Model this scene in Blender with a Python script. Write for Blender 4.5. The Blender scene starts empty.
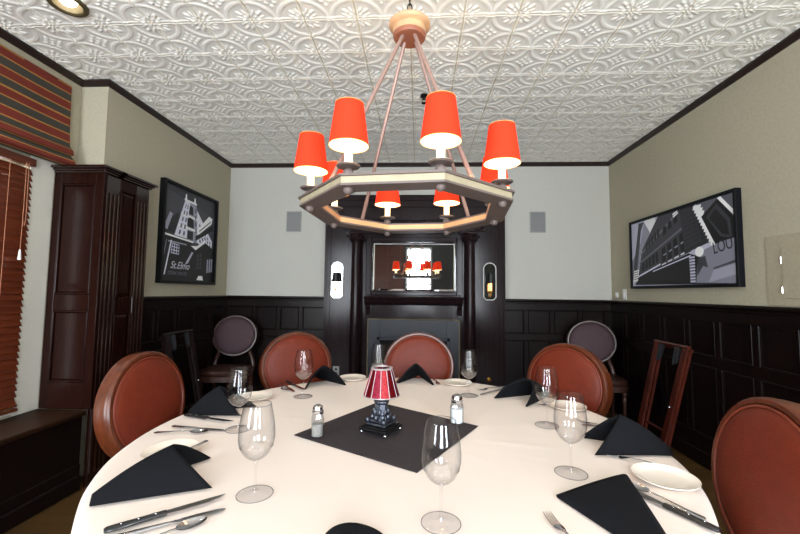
import bpy, math, random
import numpy as np
from mathutils import Vector, Matrix, Euler

random.seed(7)
PI = math.pi
scene = bpy.context.scene
COL = scene.collection
R = math.radians


# ------------------------------------------------------------------ materials
def lin(c):
    return tuple(((v / 255) / 12.92 if v / 255 <= .04045 else ((v / 255 + .055) / 1.055) ** 2.4) for v in c)


def new_mat(name):
    m = bpy.data.materials.new(name)
    m.use_nodes = True
    nt = m.node_tree
    return m, nt, nt.nodes['Principled BSDF']


def mat(name, rgb, rough=.5, metal=0.0, var=0.0, vscale=8.0, bump=0.0, bscale=60.0, spec=.5, stretch=(1, 1, 1),
        coat=0.0, emit=None, estr=0.0, sheen=0.0, detail=4.0):
    m, nt, b = new_mat(name)
    c = lin(rgb)
    b.inputs['Base Color'].default_value = (*c, 1)
    b.inputs['Roughness'].default_value = rough
    b.inputs['Metallic'].default_value = metal
    b.inputs['Specular IOR Level'].default_value = spec
    b.inputs['Coat Weight'].default_value = coat
    b.inputs['Sheen Weight'].default_value = sheen
    if emit:
        b.inputs['Emission Color'].default_value = (*lin(emit), 1)
        b.inputs['Emission Strength'].default_value = estr
    if var or bump:
        tc = nt.nodes.new('ShaderNodeTexCoord')
        mp = nt.nodes.new('ShaderNodeMapping')
        mp.inputs['Scale'].default_value = stretch
        nt.links.new(tc.outputs['Object'], mp.inputs['Vector'])
    if var:
        n = nt.nodes.new('ShaderNodeTexNoise')
        n.inputs['Scale'].default_value = vscale
        n.inputs['Detail'].default_value = detail
        nt.links.new(mp.outputs['Vector'], n.inputs['Vector'])
        r = nt.nodes.new('ShaderNodeValToRGB')
        r.color_ramp.elements[0].position = .3
        r.color_ramp.elements[1].position = .7
        r.color_ramp.elements[0].color = (*[v * (1 - var) for v in c], 1)
        r.color_ramp.elements[1].color = (*[min(1, v * (1 + var)) for v in c], 1)
        nt.links.new(n.outputs['Fac'], r.inputs['Fac'])
        nt.links.new(r.outputs['Color'], b.inputs['Base Color'])
    if bump:
        n2 = nt.nodes.new('ShaderNodeTexNoise')
        n2.inputs['Scale'].default_value = bscale
        n2.inputs['Detail'].default_value = 3
        nt.links.new(mp.outputs['Vector'], n2.inputs['Vector'])
        bp = nt.nodes.new('ShaderNodeBump')
        bp.inputs['Strength'].default_value = bump
        bp.inputs['Distance'].default_value = .01
        nt.links.new(n2.outputs['Fac'], bp.inputs['Height'])
        nt.links.new(bp.outputs['Normal'], b.inputs['Normal'])
    return m


def thin_glass(name, tint=(1, 1, 1), edge=(.80, .82, .85), strength=1.0, power=2.2):
    """one sheet of glass: clear face on, brighter reflection and a darker line where it is seen edge on"""
    m, nt, b = new_mat(name)
    nt.nodes.remove(b)
    out = nt.nodes['Material Output']
    lw = nt.nodes.new('ShaderNodeLayerWeight')
    lw.inputs['Blend'].default_value = .5
    mixc = nt.nodes.new('ShaderNodeMix')
    mixc.data_type = 'RGBA'
    mixc.inputs['A'].default_value = (*tint, 1)
    mixc.inputs['B'].default_value = (*edge, 1)
    pe = nt.nodes.new('ShaderNodeMath')
    pe.operation = 'POWER'
    pe.inputs[1].default_value = power
    nt.links.new(lw.outputs['Facing'], pe.inputs[0])
    nt.links.new(pe.outputs[0], mixc.inputs['Factor'])
    tr = nt.nodes.new('ShaderNodeBsdfTransparent')
    nt.links.new(mixc.outputs['Result'], tr.inputs['Color'])
    gl = nt.nodes.new('ShaderNodeBsdfGlossy')
    gl.inputs['Roughness'].default_value = .02
    pw = nt.nodes.new('ShaderNodeMath')
    pw.operation = 'POWER'
    pw.inputs[1].default_value = 5.0
    lw2 = nt.nodes.new('ShaderNodeLayerWeight')
    lw2.inputs['Blend'].default_value = .5
    nt.links.new(lw2.outputs['Facing'], pw.inputs[0])
    mul = nt.nodes.new('ShaderNodeMath')
    mul.operation = 'MULTIPLY_ADD'
    mul.inputs[1].default_value = .55 * strength
    mul.inputs[2].default_value = .055 * strength
    mul.use_clamp = True
    nt.links.new(pw.outputs[0], mul.inputs[0])
    mx = nt.nodes.new('ShaderNodeMixShader')
    nt.links.new(mul.outputs[0], mx.inputs['Fac'])
    nt.links.new(tr.outputs['BSDF'], mx.inputs[1])
    nt.links.new(gl.outputs['BSDF'], mx.inputs[2])
    nt.links.new(mx.outputs['Shader'], out.inputs['Surface'])
    return m


def attr_mat(name, rough=.5, spec=.5, coat=0):
    m, nt, b = new_mat(name)
    a = nt.nodes.new('ShaderNodeAttribute')
    a.attribute_name = 'Col'
    nt.links.new(a.outputs['Color'], b.inputs['Base Color'])
    b.inputs['Roughness'].default_value = rough
    b.inputs['Specular IOR Level'].default_value = spec
    b.inputs['Coat Weight'].default_value = coat
    return m


def wood(name, rgb, rgb2, rough=.35, axis='Z', scale=3.0, coat=.2, spec=.5):
    """straight-grained wood: streaks of two tones running along one axis"""
    m, nt, b = new_mat(name)
    tc = nt.nodes.new('ShaderNodeTexCoord')
    mp = nt.nodes.new('ShaderNodeMapping')
    s = {'X': (1, 14, 14), 'Y': (14, 1, 14), 'Z': (14, 14, 1)}[axis]
    mp.inputs['Scale'].default_value = s
    n = nt.nodes.new('ShaderNodeTexNoise')
    n.inputs['Scale'].default_value = scale
    n.inputs['Detail'].default_value = 6
    n.inputs['Roughness'].default_value = .65
    r = nt.nodes.new('ShaderNodeValToRGB')
    r.color_ramp.elements[0].position = .32
    r.color_ramp.elements[1].position = .68
    r.color_ramp.elements[0].color = (*lin(rgb), 1)
    r.color_ramp.elements[1].color = (*lin(rgb2), 1)
    nt.links.new(tc.outputs['Object'], mp.inputs['Vector'])
    nt.links.new(mp.outputs['Vector'], n.inputs['Vector'])
    nt.links.new(n.outputs['Fac'], r.inputs['Fac'])
    nt.links.new(r.outputs['Color'], b.inputs['Base Color'])
    bp = nt.nodes.new('ShaderNodeBump')
    bp.inputs['Strength'].default_value = .02
    bp.inputs['Distance'].default_value = .005
    nt.links.new(n.outputs['Fac'], bp.inputs['Height'])
    nt.links.new(bp.outputs['Normal'], b.inputs['Normal'])
    b.inputs['Roughness'].default_value = rough
    b.inputs['Coat Weight'].default_value = coat
    b.inputs['Coat Roughness'].default_value = .25
    b.inputs['Specular IOR Level'].default_value = spec
    return m


def floor_mat():
    m, nt, b = new_mat('floor_boards')
    tc = nt.nodes.new('ShaderNodeTexCoord')
    br = nt.nodes.new('ShaderNodeTexBrick')
    br.inputs['Scale'].default_value = 1
    br.inputs['Brick Width'].default_value = 1.1
    br.inputs['Row Height'].default_value = .09
    br.inputs['Mortar Size'].default_value = .002
    br.inputs['Color1'].default_value = (*lin((108, 78, 38)), 1)
    br.inputs['Color2'].default_value = (*lin((86, 60, 28)), 1)
    br.inputs['Mortar'].default_value = (*lin((34, 26, 14)), 1)
    n = nt.nodes.new('ShaderNodeTexNoise')
    n.inputs['Scale'].default_value = 10
    n.inputs['Detail'].default_value = 6
    mp = nt.nodes.new('ShaderNodeMapping')
    mp.inputs['Scale'].default_value = (1, 10, 1)
    mx = nt.nodes.new('ShaderNodeMix')
    mx.data_type = 'RGBA'
    mx.blend_type = 'MULTIPLY'
    mx.inputs['Factor'].default_value = .7
    nt.links.new(tc.outputs['Object'], br.inputs['Vector'])
    nt.links.new(tc.outputs['Object'], mp.inputs['Vector'])
    nt.links.new(mp.outputs['Vector'], n.inputs['Vector'])
    nt.links.new(br.outputs['Color'], mx.inputs['A'])
    nt.links.new(n.outputs['Color'], mx.inputs['B'])
    nt.links.new(mx.outputs['Result'], b.inputs['Base Color'])
    b.inputs['Roughness'].default_value = .45
    return m


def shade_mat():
    """red card lamp shade whose own emission stands in for bulb light coming through"""
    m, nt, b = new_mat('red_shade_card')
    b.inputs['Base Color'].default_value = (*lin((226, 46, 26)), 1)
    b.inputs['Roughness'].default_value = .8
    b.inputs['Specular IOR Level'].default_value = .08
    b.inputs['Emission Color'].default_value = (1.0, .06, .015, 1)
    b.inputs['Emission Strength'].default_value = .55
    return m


def mosaic_mat(name, rgb, rgb2):
    m, nt, b = new_mat(name)
    tc = nt.nodes.new('ShaderNodeTexCoord')
    v = nt.nodes.new('ShaderNodeTexVoronoi')
    v.inputs['Scale'].default_value = 190
    r = nt.nodes.new('ShaderNodeValToRGB')
    r.color_ramp.elements[0].color = (*lin(rgb), 1)
    r.color_ramp.elements[1].color = (*lin(rgb2), 1)
    nt.links.new(tc.outputs['Object'], v.inputs['Vector'])
    nt.links.new(v.outputs['Color'], r.inputs['Fac'])
    nt.links.new(r.outputs['Color'], b.inputs['Base Color'])
    bp = nt.nodes.new('ShaderNodeBump')
    bp.inputs['Strength'].default_value = .4
    bp.inputs['Distance'].default_value = .002
    nt.links.new(v.outputs['Distance'], bp.inputs['Height'])
    nt.links.new(bp.outputs['Normal'], b.inputs['Normal'])
    b.inputs['Roughness'].default_value = .35
    b.inputs['Specular IOR Level'].default_value = .12
    return m


M = {}
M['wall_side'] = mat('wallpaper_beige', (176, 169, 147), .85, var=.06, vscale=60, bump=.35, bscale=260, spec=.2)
M['wall_rear'] = mat('wallpaper_shadow_grey', (62, 62, 60), .85, var=.05, vscale=60, spec=.2)  # dimness of this poorly lit wall is put into its colour
M['wall_back'] = mat('wallpaper_grey', (192, 190, 182), .85, var=.04, vscale=60, bump=.3, bscale=260, spec=.2)
M['dark'] = wood('dark_stained_panelling', (13, 8, 7), (24, 13, 11), .30, 'Z', coat=0, spec=.2)
M['darkx'] = wood('dark_stained_rail_x', (16, 9, 8), (30, 17, 14), .38, 'X', coat=.25)
M['darky'] = wood('dark_stained_rail_y', (16, 9, 8), (30, 17, 14), .38, 'Y', coat=.25)
M['fire'] = wood('fireplace_oak', (24, 15, 17), (40, 27, 29), .17, 'Z', coat=0, spec=.16)
M['cab'] = wood('mahogany_cabinet', (26, 10, 7), (36, 15, 10), .24, 'Z', coat=0, spec=.13)
M['cab_gloss'] = wood('mahogany_polished_moulding', (26, 10, 7), (36, 15, 10), .14, 'Z', coat=.5, spec=.6)
M['seatwood'] = wood('window_seat_wood', (30, 17, 9), (44, 25, 13), .5, 'Y', coat=0, spec=.1)
M['floor'] = floor_mat()
M['tin'] = attr_mat('painted_tin_ceiling', .38, .5)
M['crown'] = mat('dark_crown_moulding', (34, 20, 15), .45, var=.2)
M['leather'] = mat('red_brown_leather', (100, 35, 17), .48, var=.1, vscale=30, bump=.2, bscale=220, spec=.28)
M['leather_seam'] = mat('leather_piping', (112, 44, 24), .45)
M['chair_wood'] = wood('honey_chair_frame', (66, 27, 11), (96, 43, 18), .33, 'Z', coat=.05)
M['purple'] = mat('plum_upholstery', (72, 52, 58), .6, var=.18, vscale=70, bump=.3, bscale=200, spec=.3)
M['purple_seam'] = mat('plum_piping', (60, 42, 44), .6)
M['plum_wood'] = wood('dark_chair_frame', (50, 29, 23), (72, 45, 35), .35, 'Z', coat=.1)
M['brown_seat'] = mat('dark_brown_leather', (52, 26, 18), .45, var=.15, bump=.2, bscale=200)
M['cloth'] = mat('white_table_linen', (222, 209, 199), .85, bump=.12, bscale=9, spec=.2, sheen=.1)
M['napkin'] = mat('black_napkin_linen', (17, 18, 22), .9, var=.2, vscale=120, bump=.25, bscale=700, spec=.12)
M['runner'] = mat('charcoal_square_cloth', (56, 51, 53), .9, var=.15, vscale=140, bump=.3, bscale=700, spec=.15)
M['steel'] = mat('polished_steel', (200, 200, 205), .16, 1.0)
M['blackplastic'] = mat('black_handle', (20, 20, 22), .35, spec=.5, coat=.2)
M['china'] = mat('white_china', (240, 230, 216), .18, spec=.6, coat=.5)
M['glass'] = thin_glass('clear_wine_glass', tint=(.99, .99, .995), edge=(.45, .47, .5))
M['foot_glass'] = thin_glass('glass_foot', tint=(.99, .99, .995), edge=(.40, .42, .45), power=7)
M['edge_glass'] = thin_glass('glass_edge', tint=(.62, .64, .67), edge=(.3, .31, .34), power=2)
M['bowl_base'] = thin_glass('glass_bowl_base', tint=(.97, .97, .98), edge=(.45, .47, .5), strength=4.0)  # boosted reflection stands in for table brightness refracted in the bowl
M['pane'] = thin_glass('window_pane', edge=(.9, .92, .95))
M['shaker_glass'] = thin_glass('shaker_glass', tint=(.86, .88, .9), edge=(.5, .52, .55), strength=1.5)
M['mirror'] = mat('mirror_silver', (225, 228, 235), .015, 1.0)
M['brass'] = mat('brass', (190, 140, 60), .3, 1.0)
M['tray_wood'] = wood('red_brown_tray_stand', (50, 17, 10), (88, 34, 20), .3, 'Z', coat=.2)
M['tray_dark'] = wood('dark_tray_stand', (20, 10, 8), (32, 16, 12), .4, 'Z', coat=0)
M['strap'] = mat('black_webbing', (40, 41, 46), .8, var=.2, vscale=200)
M['frame_black'] = mat('black_picture_frame', (9, 9, 12), .45, spec=.2)
M['frame_blue'] = mat('blue_black_frame_edge', (10, 12, 18), .5, spec=.2)
M['print'] = attr_mat('photo_print', .45, .35)
M['grille'] = mat('grey_speaker_cloth', (134, 134, 134), .8, var=.1, vscale=300, bump=.3, bscale=900)
M['white_plastic'] = mat('white_plastic', (226, 226, 222), .4)
M['grey_plastic'] = mat('grey_plastic', (150, 150, 148), .4)
M['access'] = mat('painted_panel', (166, 157, 134), .75, var=.06, vscale=60, bump=.3, bscale=260, spec=.2)
M['chain'] = mat('dark_iron', (40, 36, 36), .45, .8)
M['ring_wood'] = mat('taupe_ring_paint', (98, 85, 80), .5, var=.08)
M['ring_band'] = mat('cream_ring_band', (160, 148, 122), .55, var=.08, vscale=30)
M['ring_in'] = mat('inner_ring_wood', (226, 168, 118), .5, var=.06)
M['canopy'] = mat('canopy_wood', (200, 156, 116), .4, var=.15, vscale=14)
M['canopy_low'] = mat('canopy_underside', (150, 92, 68), .45, var=.15, vscale=14)
M['rod'] = mat('taupe_rod', (150, 122, 112), .4, .2)
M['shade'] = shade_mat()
M['lining'] = mat('white_shade_lining', (255, 246, 226), .8, emit=(255, 226, 170), estr=1.6)  # emission stands in for bulb light falling on the lining
M['shade_trim'] = mat('gold_shade_trim', (224, 150, 80), .5, emit=(255, 150, 70), estr=.25)
M['candle'] = mat('ivory_candle_sleeve', (255, 244, 220), .6, emit=(255, 226, 170), estr=1.3)
M['bulb'] = mat('lit_bulb', (255, 240, 210), .4, emit=(255, 222, 168), estr=26)
M['slate'] = mat('blue_grey_slate', (28, 34, 43), .5, var=.12, vscale=5, bump=.1, bscale=30)
M['soot'] = mat('firebox_black', (8, 8, 9), .8)
M['beadtrim'] = mat('tarnished_beaded_metal', (150, 140, 120), .35, .8, bump=.8, bscale=300)
M['sconce_black'] = mat('black_sconce_shade', (14, 13, 14), .5)
M['sconce_glow'] = mat('sconce_candle', (255, 210, 150), .5, emit=(255, 176, 96), estr=4.0)
M['pewter'] = mat('pewter_lamp_metal', (84, 88, 98), .35, .9, bump=.3, bscale=120)
M['pewter_dark'] = mat('blackened_lamp_base', (22, 22, 24), .3, .5)
M['lead'] = mat('silver_leading', (196, 190, 194), .3, .7)
M['mos1'] = mosaic_mat('deep_red_mosaic', (62, 2, 6), (88, 5, 12))
M['mos2'] = mosaic_mat('coral_mosaic', (126, 10, 22), (176, 56, 62))
M['mos3'] = mosaic_mat('crimson_mosaic', (92, 3, 18), (140, 26, 54))
M['salt'] = mat('white_salt', (244, 244, 244), .9)
M['pepper'] = mat('ground_pepper', (150, 146, 140), .9, var=.5, vscale=400)
M['chrome'] = mat('chrome_cap', (214, 214, 218), .12, 1.0)
M['slat'] = wood('cherry_blind_slat', (72, 29, 13), (98, 43, 19), .35, 'Y', coat=.1)
M['cord'] = mat('blind_cord', (176, 120, 90), .8)
M['st_red'] = mat('shade_stripe_red', (108, 34, 17), .85, var=.1, vscale=200, bump=.3, bscale=500)
M['st_dark'] = mat('shade_stripe_charcoal', (58, 54, 46), .85, var=.1, vscale=200, bump=.3, bscale=500)
M['st_gold'] = mat('shade_stripe_gold', (160, 112, 50), .85, var=.1, vscale=200)
M['white_trim'] = mat('white_window_trim', (214, 212, 200), .5)
M['downlight'] = mat('brass_baffle', (84, 74, 48), .5, .3)
M['dl_bulb'] = mat('downlight_bulb', (255, 252, 244), .4, emit=(255, 246, 232), estr=14)
M['hidden_wood'] = wood('plain_table_wood', (90, 60, 36), (120, 84, 52), .5, 'X')


# ------------------------------------------------------------------ mesh collector
class MB:
    def __init__(self):
        self.v, self.f, self.mi = [], [], []

    def add(self, verts, faces, mx=None, mi=0):
        o = len(self.v)
        for p in verts:
            self.v.append(tuple(mx @ Vector(p)) if mx else tuple(p))
        for f in faces:
            self.f.append(tuple(i + o for i in f))
            self.mi.append(mi)
        return self

    def box(self, lo, hi, ch=0.0, mx=None, mi=0):
        x0, y0, z0 = lo
        x1, y1, z1 = hi
        if ch <= 0:
            v = [(x0, y0, z0), (x1, y0, z0), (x1, y1, z0), (x0, y1, z0), (x0, y0, z1), (x1, y0, z1), (x1, y1, z1), (x0, y1, z1)]
            f = [(3, 2, 1, 0), (4, 5, 6, 7), (0, 1, 5, 4), (1, 2, 6, 5), (2, 3, 7, 6), (3, 0, 4, 7)]
            return self.add(v, f, mx, mi)
        c = min(ch, (x1 - x0) * .49, (y1 - y0) * .49, (z1 - z0) * .49)
        xs, ys, zs = (x0, x1), (y0, y1), (z0, z1)
        v, idx = [], {}
        for a in (0, 1):
            for b in (0, 1):
                for d in (0, 1):
                    sx, sy, sz = (1 if a == 0 else -1), (1 if b == 0 else -1), (1 if d == 0 else -1)
                    for ax in range(3):
                        p = [xs[a] + sx * c, ys[b] + sy * c, zs[d] + sz * c]
                        p[ax] = (xs[a], ys[b], zs[d])[ax]
                        idx[(a, b, d, ax)] = len(v)
                        v.append(tuple(p))
        g = lambda a, b, d, ax: idx[(a, b, d, ax)]
        f = []
        for s in (0, 1):
            f.append((g(s, 0, 0, 0), g(s, 1, 0, 0), g(s, 1, 1, 0), g(s, 0, 1, 0)))
            f.append((g(0, s, 0, 1), g(1, s, 0, 1), g(1, s, 1, 1), g(0, s, 1, 1)))
            f.append((g(0, 0, s, 2), g(1, 0, s, 2), g(1, 1, s, 2), g(0, 1, s, 2)))
        for b in (0, 1):
            for d in (0, 1):
                f.append((g(0, b, d, 1), g(1, b, d, 1), g(1, b, d, 2), g(0, b, d, 2)))
                f.append((g(b, 0, d, 0), g(b, 1, d, 0), g(b, 1, d, 2), g(b, 0, d, 2)))
                f.append((g(b, d, 0, 0), g(b, d, 1, 0), g(b, d, 1, 1), g(b, d, 0, 1)))
        for a in (0, 1):
            for b in (0, 1):
                for d in (0, 1):
                    f.append((g(a, b, d, 0), g(a, b, d, 1), g(a, b, d, 2)))
        return self.add(v, f, mx, mi)

    def lathe(self, prof, seg=32, mx=None, mi=0, caps=True, sx=1, sy=1):
        v, f = [], []
        n = len(prof)
        for r, z in prof:
            for k in range(seg):
                a = 2 * PI * k / seg
                v.append((r * math.cos(a) * sx, r * math.sin(a) * sy, z))
        for i in range(n - 1):
            for k in range(seg):
                k2 = (k + 1) % seg
                f.append((i * seg + k, i * seg + k2, (i + 1) * seg + k2, (i + 1) * seg + k))
        if caps:
            if prof[0][0] > 1e-6:
                f.append(tuple(range(seg))[::-1])
            if prof[-1][0] > 1e-6:
                f.append(tuple((n - 1) * seg + k for k in range(seg)))
        return self.add(v, f, mx, mi)

    def tube(self, pts, rad, seg=10, mx=None, mi=0, closed=False, sx=1.0, sy=1.0, up=None):
        """a round or flattened bar along a path; sx and sy scale its section"""
        pts = [Vector(p) for p in pts]
        n = len(pts)
        rads = rad if isinstance(rad, (list, tuple)) else [rad] * n
        v, f = [], []
        prev = None
        for i, p in enumerate(pts):
            if closed:
                t = (pts[(i + 1) % n] - pts[i - 1]).normalized()
            else:
                t = (pts[min(i + 1, n - 1)] - pts[max(i - 1, 0)]).normalized()
            if up is not None:
                a = Vector(up) - t * Vector(up).dot(t)
            elif prev is None:
                a = Vector((0, 0, 1)) if abs(t.z) < .9 else Vector((0, 1, 0))
                a = a - t * a.dot(t)
            else:
                a = prev - t * prev.dot(t)
            a.normalize()
            prev = a
            b = t.cross(a)
            for k in range(seg):
                q = 2 * PI * k / seg
                v.append(tuple(p + a * (math.cos(q) * rads[i] * sx) + b * (math.sin(q) * rads[i] * sy)))
        for i in range(n if closed else n - 1):
            j = (i + 1) % n
            for k in range(seg):
                k2 = (k + 1) % seg
                f.append((i * seg + k, i * seg + k2, j * seg + k2, j * seg + k))
        if not closed:
            f.append(tuple(range(seg))[::-1])
            f.append(tuple((n - 1) * seg + k for k in range(seg)))
        return self.add(v, f, mx, mi)

    def prism(self, poly, z0, z1, mx=None, mi=0):
        n = len(poly)
        v = [(x, y, z0) for x, y in poly] + [(x, y, z1) for x, y in poly]
        f = [tuple(range(n))[::-1], tuple(range(n, 2 * n))]
        f += [(i, (i + 1) % n, n + (i + 1) % n, n + i) for i in range(n)]
        return self.add(v, f, mx, mi)

    def ball(self, c, r, seg=16, mx=None, mi=0):
        rx, ry, rz = r if isinstance(r, tuple) else (r, r, r)
        rings = max(6, seg // 2)
        v, f = [(c[0], c[1], c[2] - rz)], []
        for i in range(1, rings):
            t = PI * i / rings - PI / 2
            for k in range(seg):
                a = 2 * PI * k / seg
                v.append((c[0] + rx * math.cos(t) * math.cos(a), c[1] + ry * math.cos(t) * math.sin(a), c[2] + rz * math.sin(t)))
        v.append((c[0], c[1], c[2] + rz))
        top = len(v) - 1
        for k in range(seg):
            k2 = (k + 1) % seg
            f.append((0, 1 + k2, 1 + k))
            f.append((top, top - seg + k, top - seg + k2))
            for i in range(rings - 2):
                f.append((1 + i * seg + k, 1 + i * seg + k2, 1 + (i + 1) * seg + k2, 1 + (i + 1) * seg + k))
        return self.add(v, f, mx, mi)

    def grid(self, fn, nu, nv, mx=None, mi=0, wrap=False):
        v, f = [], []
        for i in range(nu + 1):
            for j in range(nv + 1):
                v.append(tuple(fn(i / nu, j / nv)))
        for i in range(nu):
            for j in range(nv):
                f.append((i * (nv + 1) + j, (i + 1) * (nv + 1) + j, (i + 1) * (nv + 1) + j + 1, i * (nv + 1) + j + 1))
        return self.add(v, f, mx, mi)

    def build(self, name, mats, parent=None, sharp=35, recalc=True, label=None):
        me = bpy.data.meshes.new(name)
        me.from_pydata(self.v, [], self.f)
        ms = mats if isinstance(mats, (list, tuple)) else [mats]
        for m in ms:
            me.materials.append(m)
        if len(ms) > 1:
            me.polygons.foreach_set('material_index', self.mi)
        if recalc:
            import bmesh
            bm = bmesh.new()
            bm.from_mesh(me)
            bmesh.ops.recalc_face_normals(bm, faces=bm.faces)
            bm.to_mesh(me)
            bm.free()
        me.polygons.foreach_set('use_smooth', [True] * len(me.polygons))
        me.set_sharp_from_angle(angle=R(sharp))
        me.update()
        o = bpy.data.objects.new(name, me)
        COL.objects.link(o)
        if parent:
            o.parent = parent
        if label:
            o['label'] = label
        return o


def thing(name, label, cat, loc=(0, 0, 0), rotz=0.0, group=None):
    o = bpy.data.objects.new(name, None)
    o.empty_display_size = .05
    COL.objects.link(o)
    o.location = loc
    o.rotation_euler = (0, 0, rotz)
    return tag(o, label, cat, group)


def tag(o, label, cat, group=None):
    o['label'] = label
    o['category'] = cat
    if group:
        o['group'] = group
    return o


def struct(o):
    o['kind'] = 'structure'
    return o


def dup(root, loc, rotz, label, group=None):
    r = root.copy()
    COL.objects.link(r)
    r.location = loc
    r.rotation_euler = (0, 0, rotz)
    r['label'] = label
    if group:
        r['group'] = group
    for ch in list(root.children):
        c = ch.copy()
        COL.objects.link(c)
        c.parent = r
        for g in list(ch.children):
            d = g.copy()
            COL.objects.link(d)
            d.parent = c
    return r


# ------------------------------------------------------------------ room numbers
XL, XW, XR = -2.35, -2.56, 2.23           # left wall, recessed window wall, right wall
YB, YR, YJ = 4.60, -1.20, 2.70            # back wall, wall behind the camera, jog of the left wall
ZC, ZW = 2.89, 1.2585                     # ceiling, top of the panelling
EYE = 1.32

struct(MB().box((-2.68, -1.32, -.08), (2.35, 4.72, 0)).build('floor', M['floor']))


# ---- ceiling of pressed tin tiles, every tile in relief
def tin_ceiling():
    T, n = .305, 64
    x0, y0 = -.065, 2.10
    i0, i1 = math.floor((-2.68 - x0) / T), math.ceil((2.35 - x0) / T)
    j0, j1 = math.floor((.55 - y0) / T), math.ceil((4.72 - y0) / T)
    nx, ny = (i1 - i0) * n + 1, (j1 - j0) * n + 1
    gx = i0 + np.arange(nx) / n
    gy = j0 + np.arange(ny) / n
    U, V = np.meshgrid(gx, gy, indexing='ij')
    u = U - np.round(U)
    v = V - np.round(V)
    r = np.hypot(u, v)
    h = np.zeros_like(u)
    # raised double ring round every tile corner
    sg = lambda x: 1 / (1 + np.exp(-x))
    h += .0050 * sg((r - .425) / .006) * sg((.492 - r) / .006) + .0022 * np.exp(-((r - .484) / .010) ** 2) + .0018 * np.exp(-((r - .432) / .009) ** 2)
    # bead and groove along the joints
    for w in (np.abs(u), np.abs(v)):
        h += .0085 * np.exp(-((w - .030) / .013) ** 2) - .0050 * np.exp(-(w / .013) ** 2)

    def lobe(a, b, ca, sa, d, la, lb, hh):
        nonlocal h
        s = a * ca + b * sa - d
        t = -a * sa + b * ca
        q = 1 - (s / la) ** 2 - (t / lb) ** 2
        h = np.maximum(h, np.where(q > 0, hh * np.sqrt(np.maximum(q, 0)), h * 0 - 1) * 1.0) if False else h + hh * np.sqrt(np.clip(q, 0, 1))
    au, av = np.abs(u), np.abs(v)
    for ang, d, la, lb, hh in ((45, .255, .075, .034, .0095), (23, .225, .070, .028, .0080), (67, .225, .070, .028, .0080),
                               (13, .150, .045, .022, .0070), (77, .150, .045, .022, .0070), (45, .130, .045, .030, .0090)):
        lobe(au, av, math.cos(R(ang)), math.sin(R(ang)), d, la, lb, hh)
    # four leaves and a boss in the middle of every tile
    p = (U - np.floor(U)) - .5
    q_ = (V - np.floor(V)) - .5
    pr = np.hypot(p, q_)
    h += .0100 * np.exp(-(pr / .030) ** 2)
    for k in range(4):
        a0 = 90 * k
        for da, d, la, lb, hh in ((0, .150, .050, .026, .0090), (34, .105, .040, .022, .0070), (-34, .105, .040, .022, .0070)):
            ang = R(a0 + da)
            lobe(p, q_, math.cos(ang), math.sin(ang), d, la, lb, hh)
    X = x0 + U * T
    Y = y0 + V * T
    Z = ZC - .68 * h
    co = np.stack([X, Y, Z], -1).reshape(-1, 3)
    I, J = np.meshgrid(np.arange(nx - 1), np.arange(ny - 1), indexing='ij')
    a = (I * ny + J).ravel()
    quads = np.stack([a, a + 1, a + ny + 1, a + ny], -1)
    cx = co[quads].mean(1)
    keep = np.ones(len(quads), bool)
    for lx, ly in DOWN:
        keep &= np.hypot(cx[:, 0] - lx, cx[:, 1] - ly) > .068
    quads = quads[keep]
    me = bpy.data.meshes.new('ceiling')
    me.vertices.add(len(co))
    me.vertices.foreach_set('co', co.ravel())
    nq = len(quads)
    me.loops.add(nq * 4)
    me.loops.foreach_set('vertex_index', quads.ravel())
    me.polygons.add(nq)
    me.polygons.foreach_set('loop_start', np.arange(0, nq * 4, 4))
    me.polygons.foreach_set('use_smooth', np.ones(nq, bool))
    me.update(calc_edges=True)
    # joints a little yellow in the paint; recess shade is painted in too
    wj = np.minimum(au, av)
    k = np.clip(1 - wj / .022, 0, 1)[..., None]
    base = np.array(lin((250, 247, 238)))
    joint = np.array(lin((226, 216, 186)))
    colr = base * (1 - k) + joint * k
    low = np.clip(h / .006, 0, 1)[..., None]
    colr = colr * (.88 + .12 * low)  # flat ground darkened as painted shade between the raised parts
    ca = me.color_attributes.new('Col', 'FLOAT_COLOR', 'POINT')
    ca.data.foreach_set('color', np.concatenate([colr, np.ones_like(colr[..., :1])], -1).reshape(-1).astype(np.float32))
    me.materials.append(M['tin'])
    o = bpy.data.objects.new('ceiling', me)
    COL.objects.link(o)
    struct(o)


DOWN = [(-1.95, 1.935), (1.75, 1.05), (-1.2, .1), (1.2, .1)]  # first one is in view; the other three are added as fill light
DOWN_C = [d for d in DOWN if d[1] > .55]
tin_ceiling()
slab = MB()
slab.box((-2.68, -1.32, ZC), (2.35, .58, ZC + .03))
slab.box((-2.68, -1.32, ZC + .16), (2.35, 4.72, ZC + .2))
struct(slab.build('ceiling_slab', M['wall_back']))

# ---- walls
W1 = (.95, 2.35, .56, 2.12)               # window in the left wall: y0 y1 z0 z1
wl = MB()
wl.box((XL - .27, YJ, 0), (XL, YB + .12, ZC))
wl.box((XW - .12, YR - .12, 0), (XW, W1[0], ZC))
wl.box((XW - .12, W1[1], 0), (XW, YJ, ZC))
wl.box((XW - .12, W1[0], 0), (XW, W1[1], W1[2]))
wl.box((XW - .12, W1[0], W1[3]), (XW, W1[1], ZC))
struct(wl.build('wall_left', M['wall_side']))
struct(MB().box((XR, YR - .12, 0), (XR + .12, YB + .12, ZC)).build('wall_right', M['wall_side']))
struct(MB().box((XL, YB, 0), (XR, YB + .12, ZC)).build('wall_back', M['wall_back']))
RW = [(-2.40, -1.55, .7, 2.55), (-.36, .33, .7, 2.68), (1.00, 1.60, .7, 2.62)]   # windows behind the camera; the last one is added for its light
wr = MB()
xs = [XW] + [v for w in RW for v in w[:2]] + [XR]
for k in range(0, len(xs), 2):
    wr.box((xs[k], YR - .12, 0), (xs[k + 1], YR, ZC))
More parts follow.
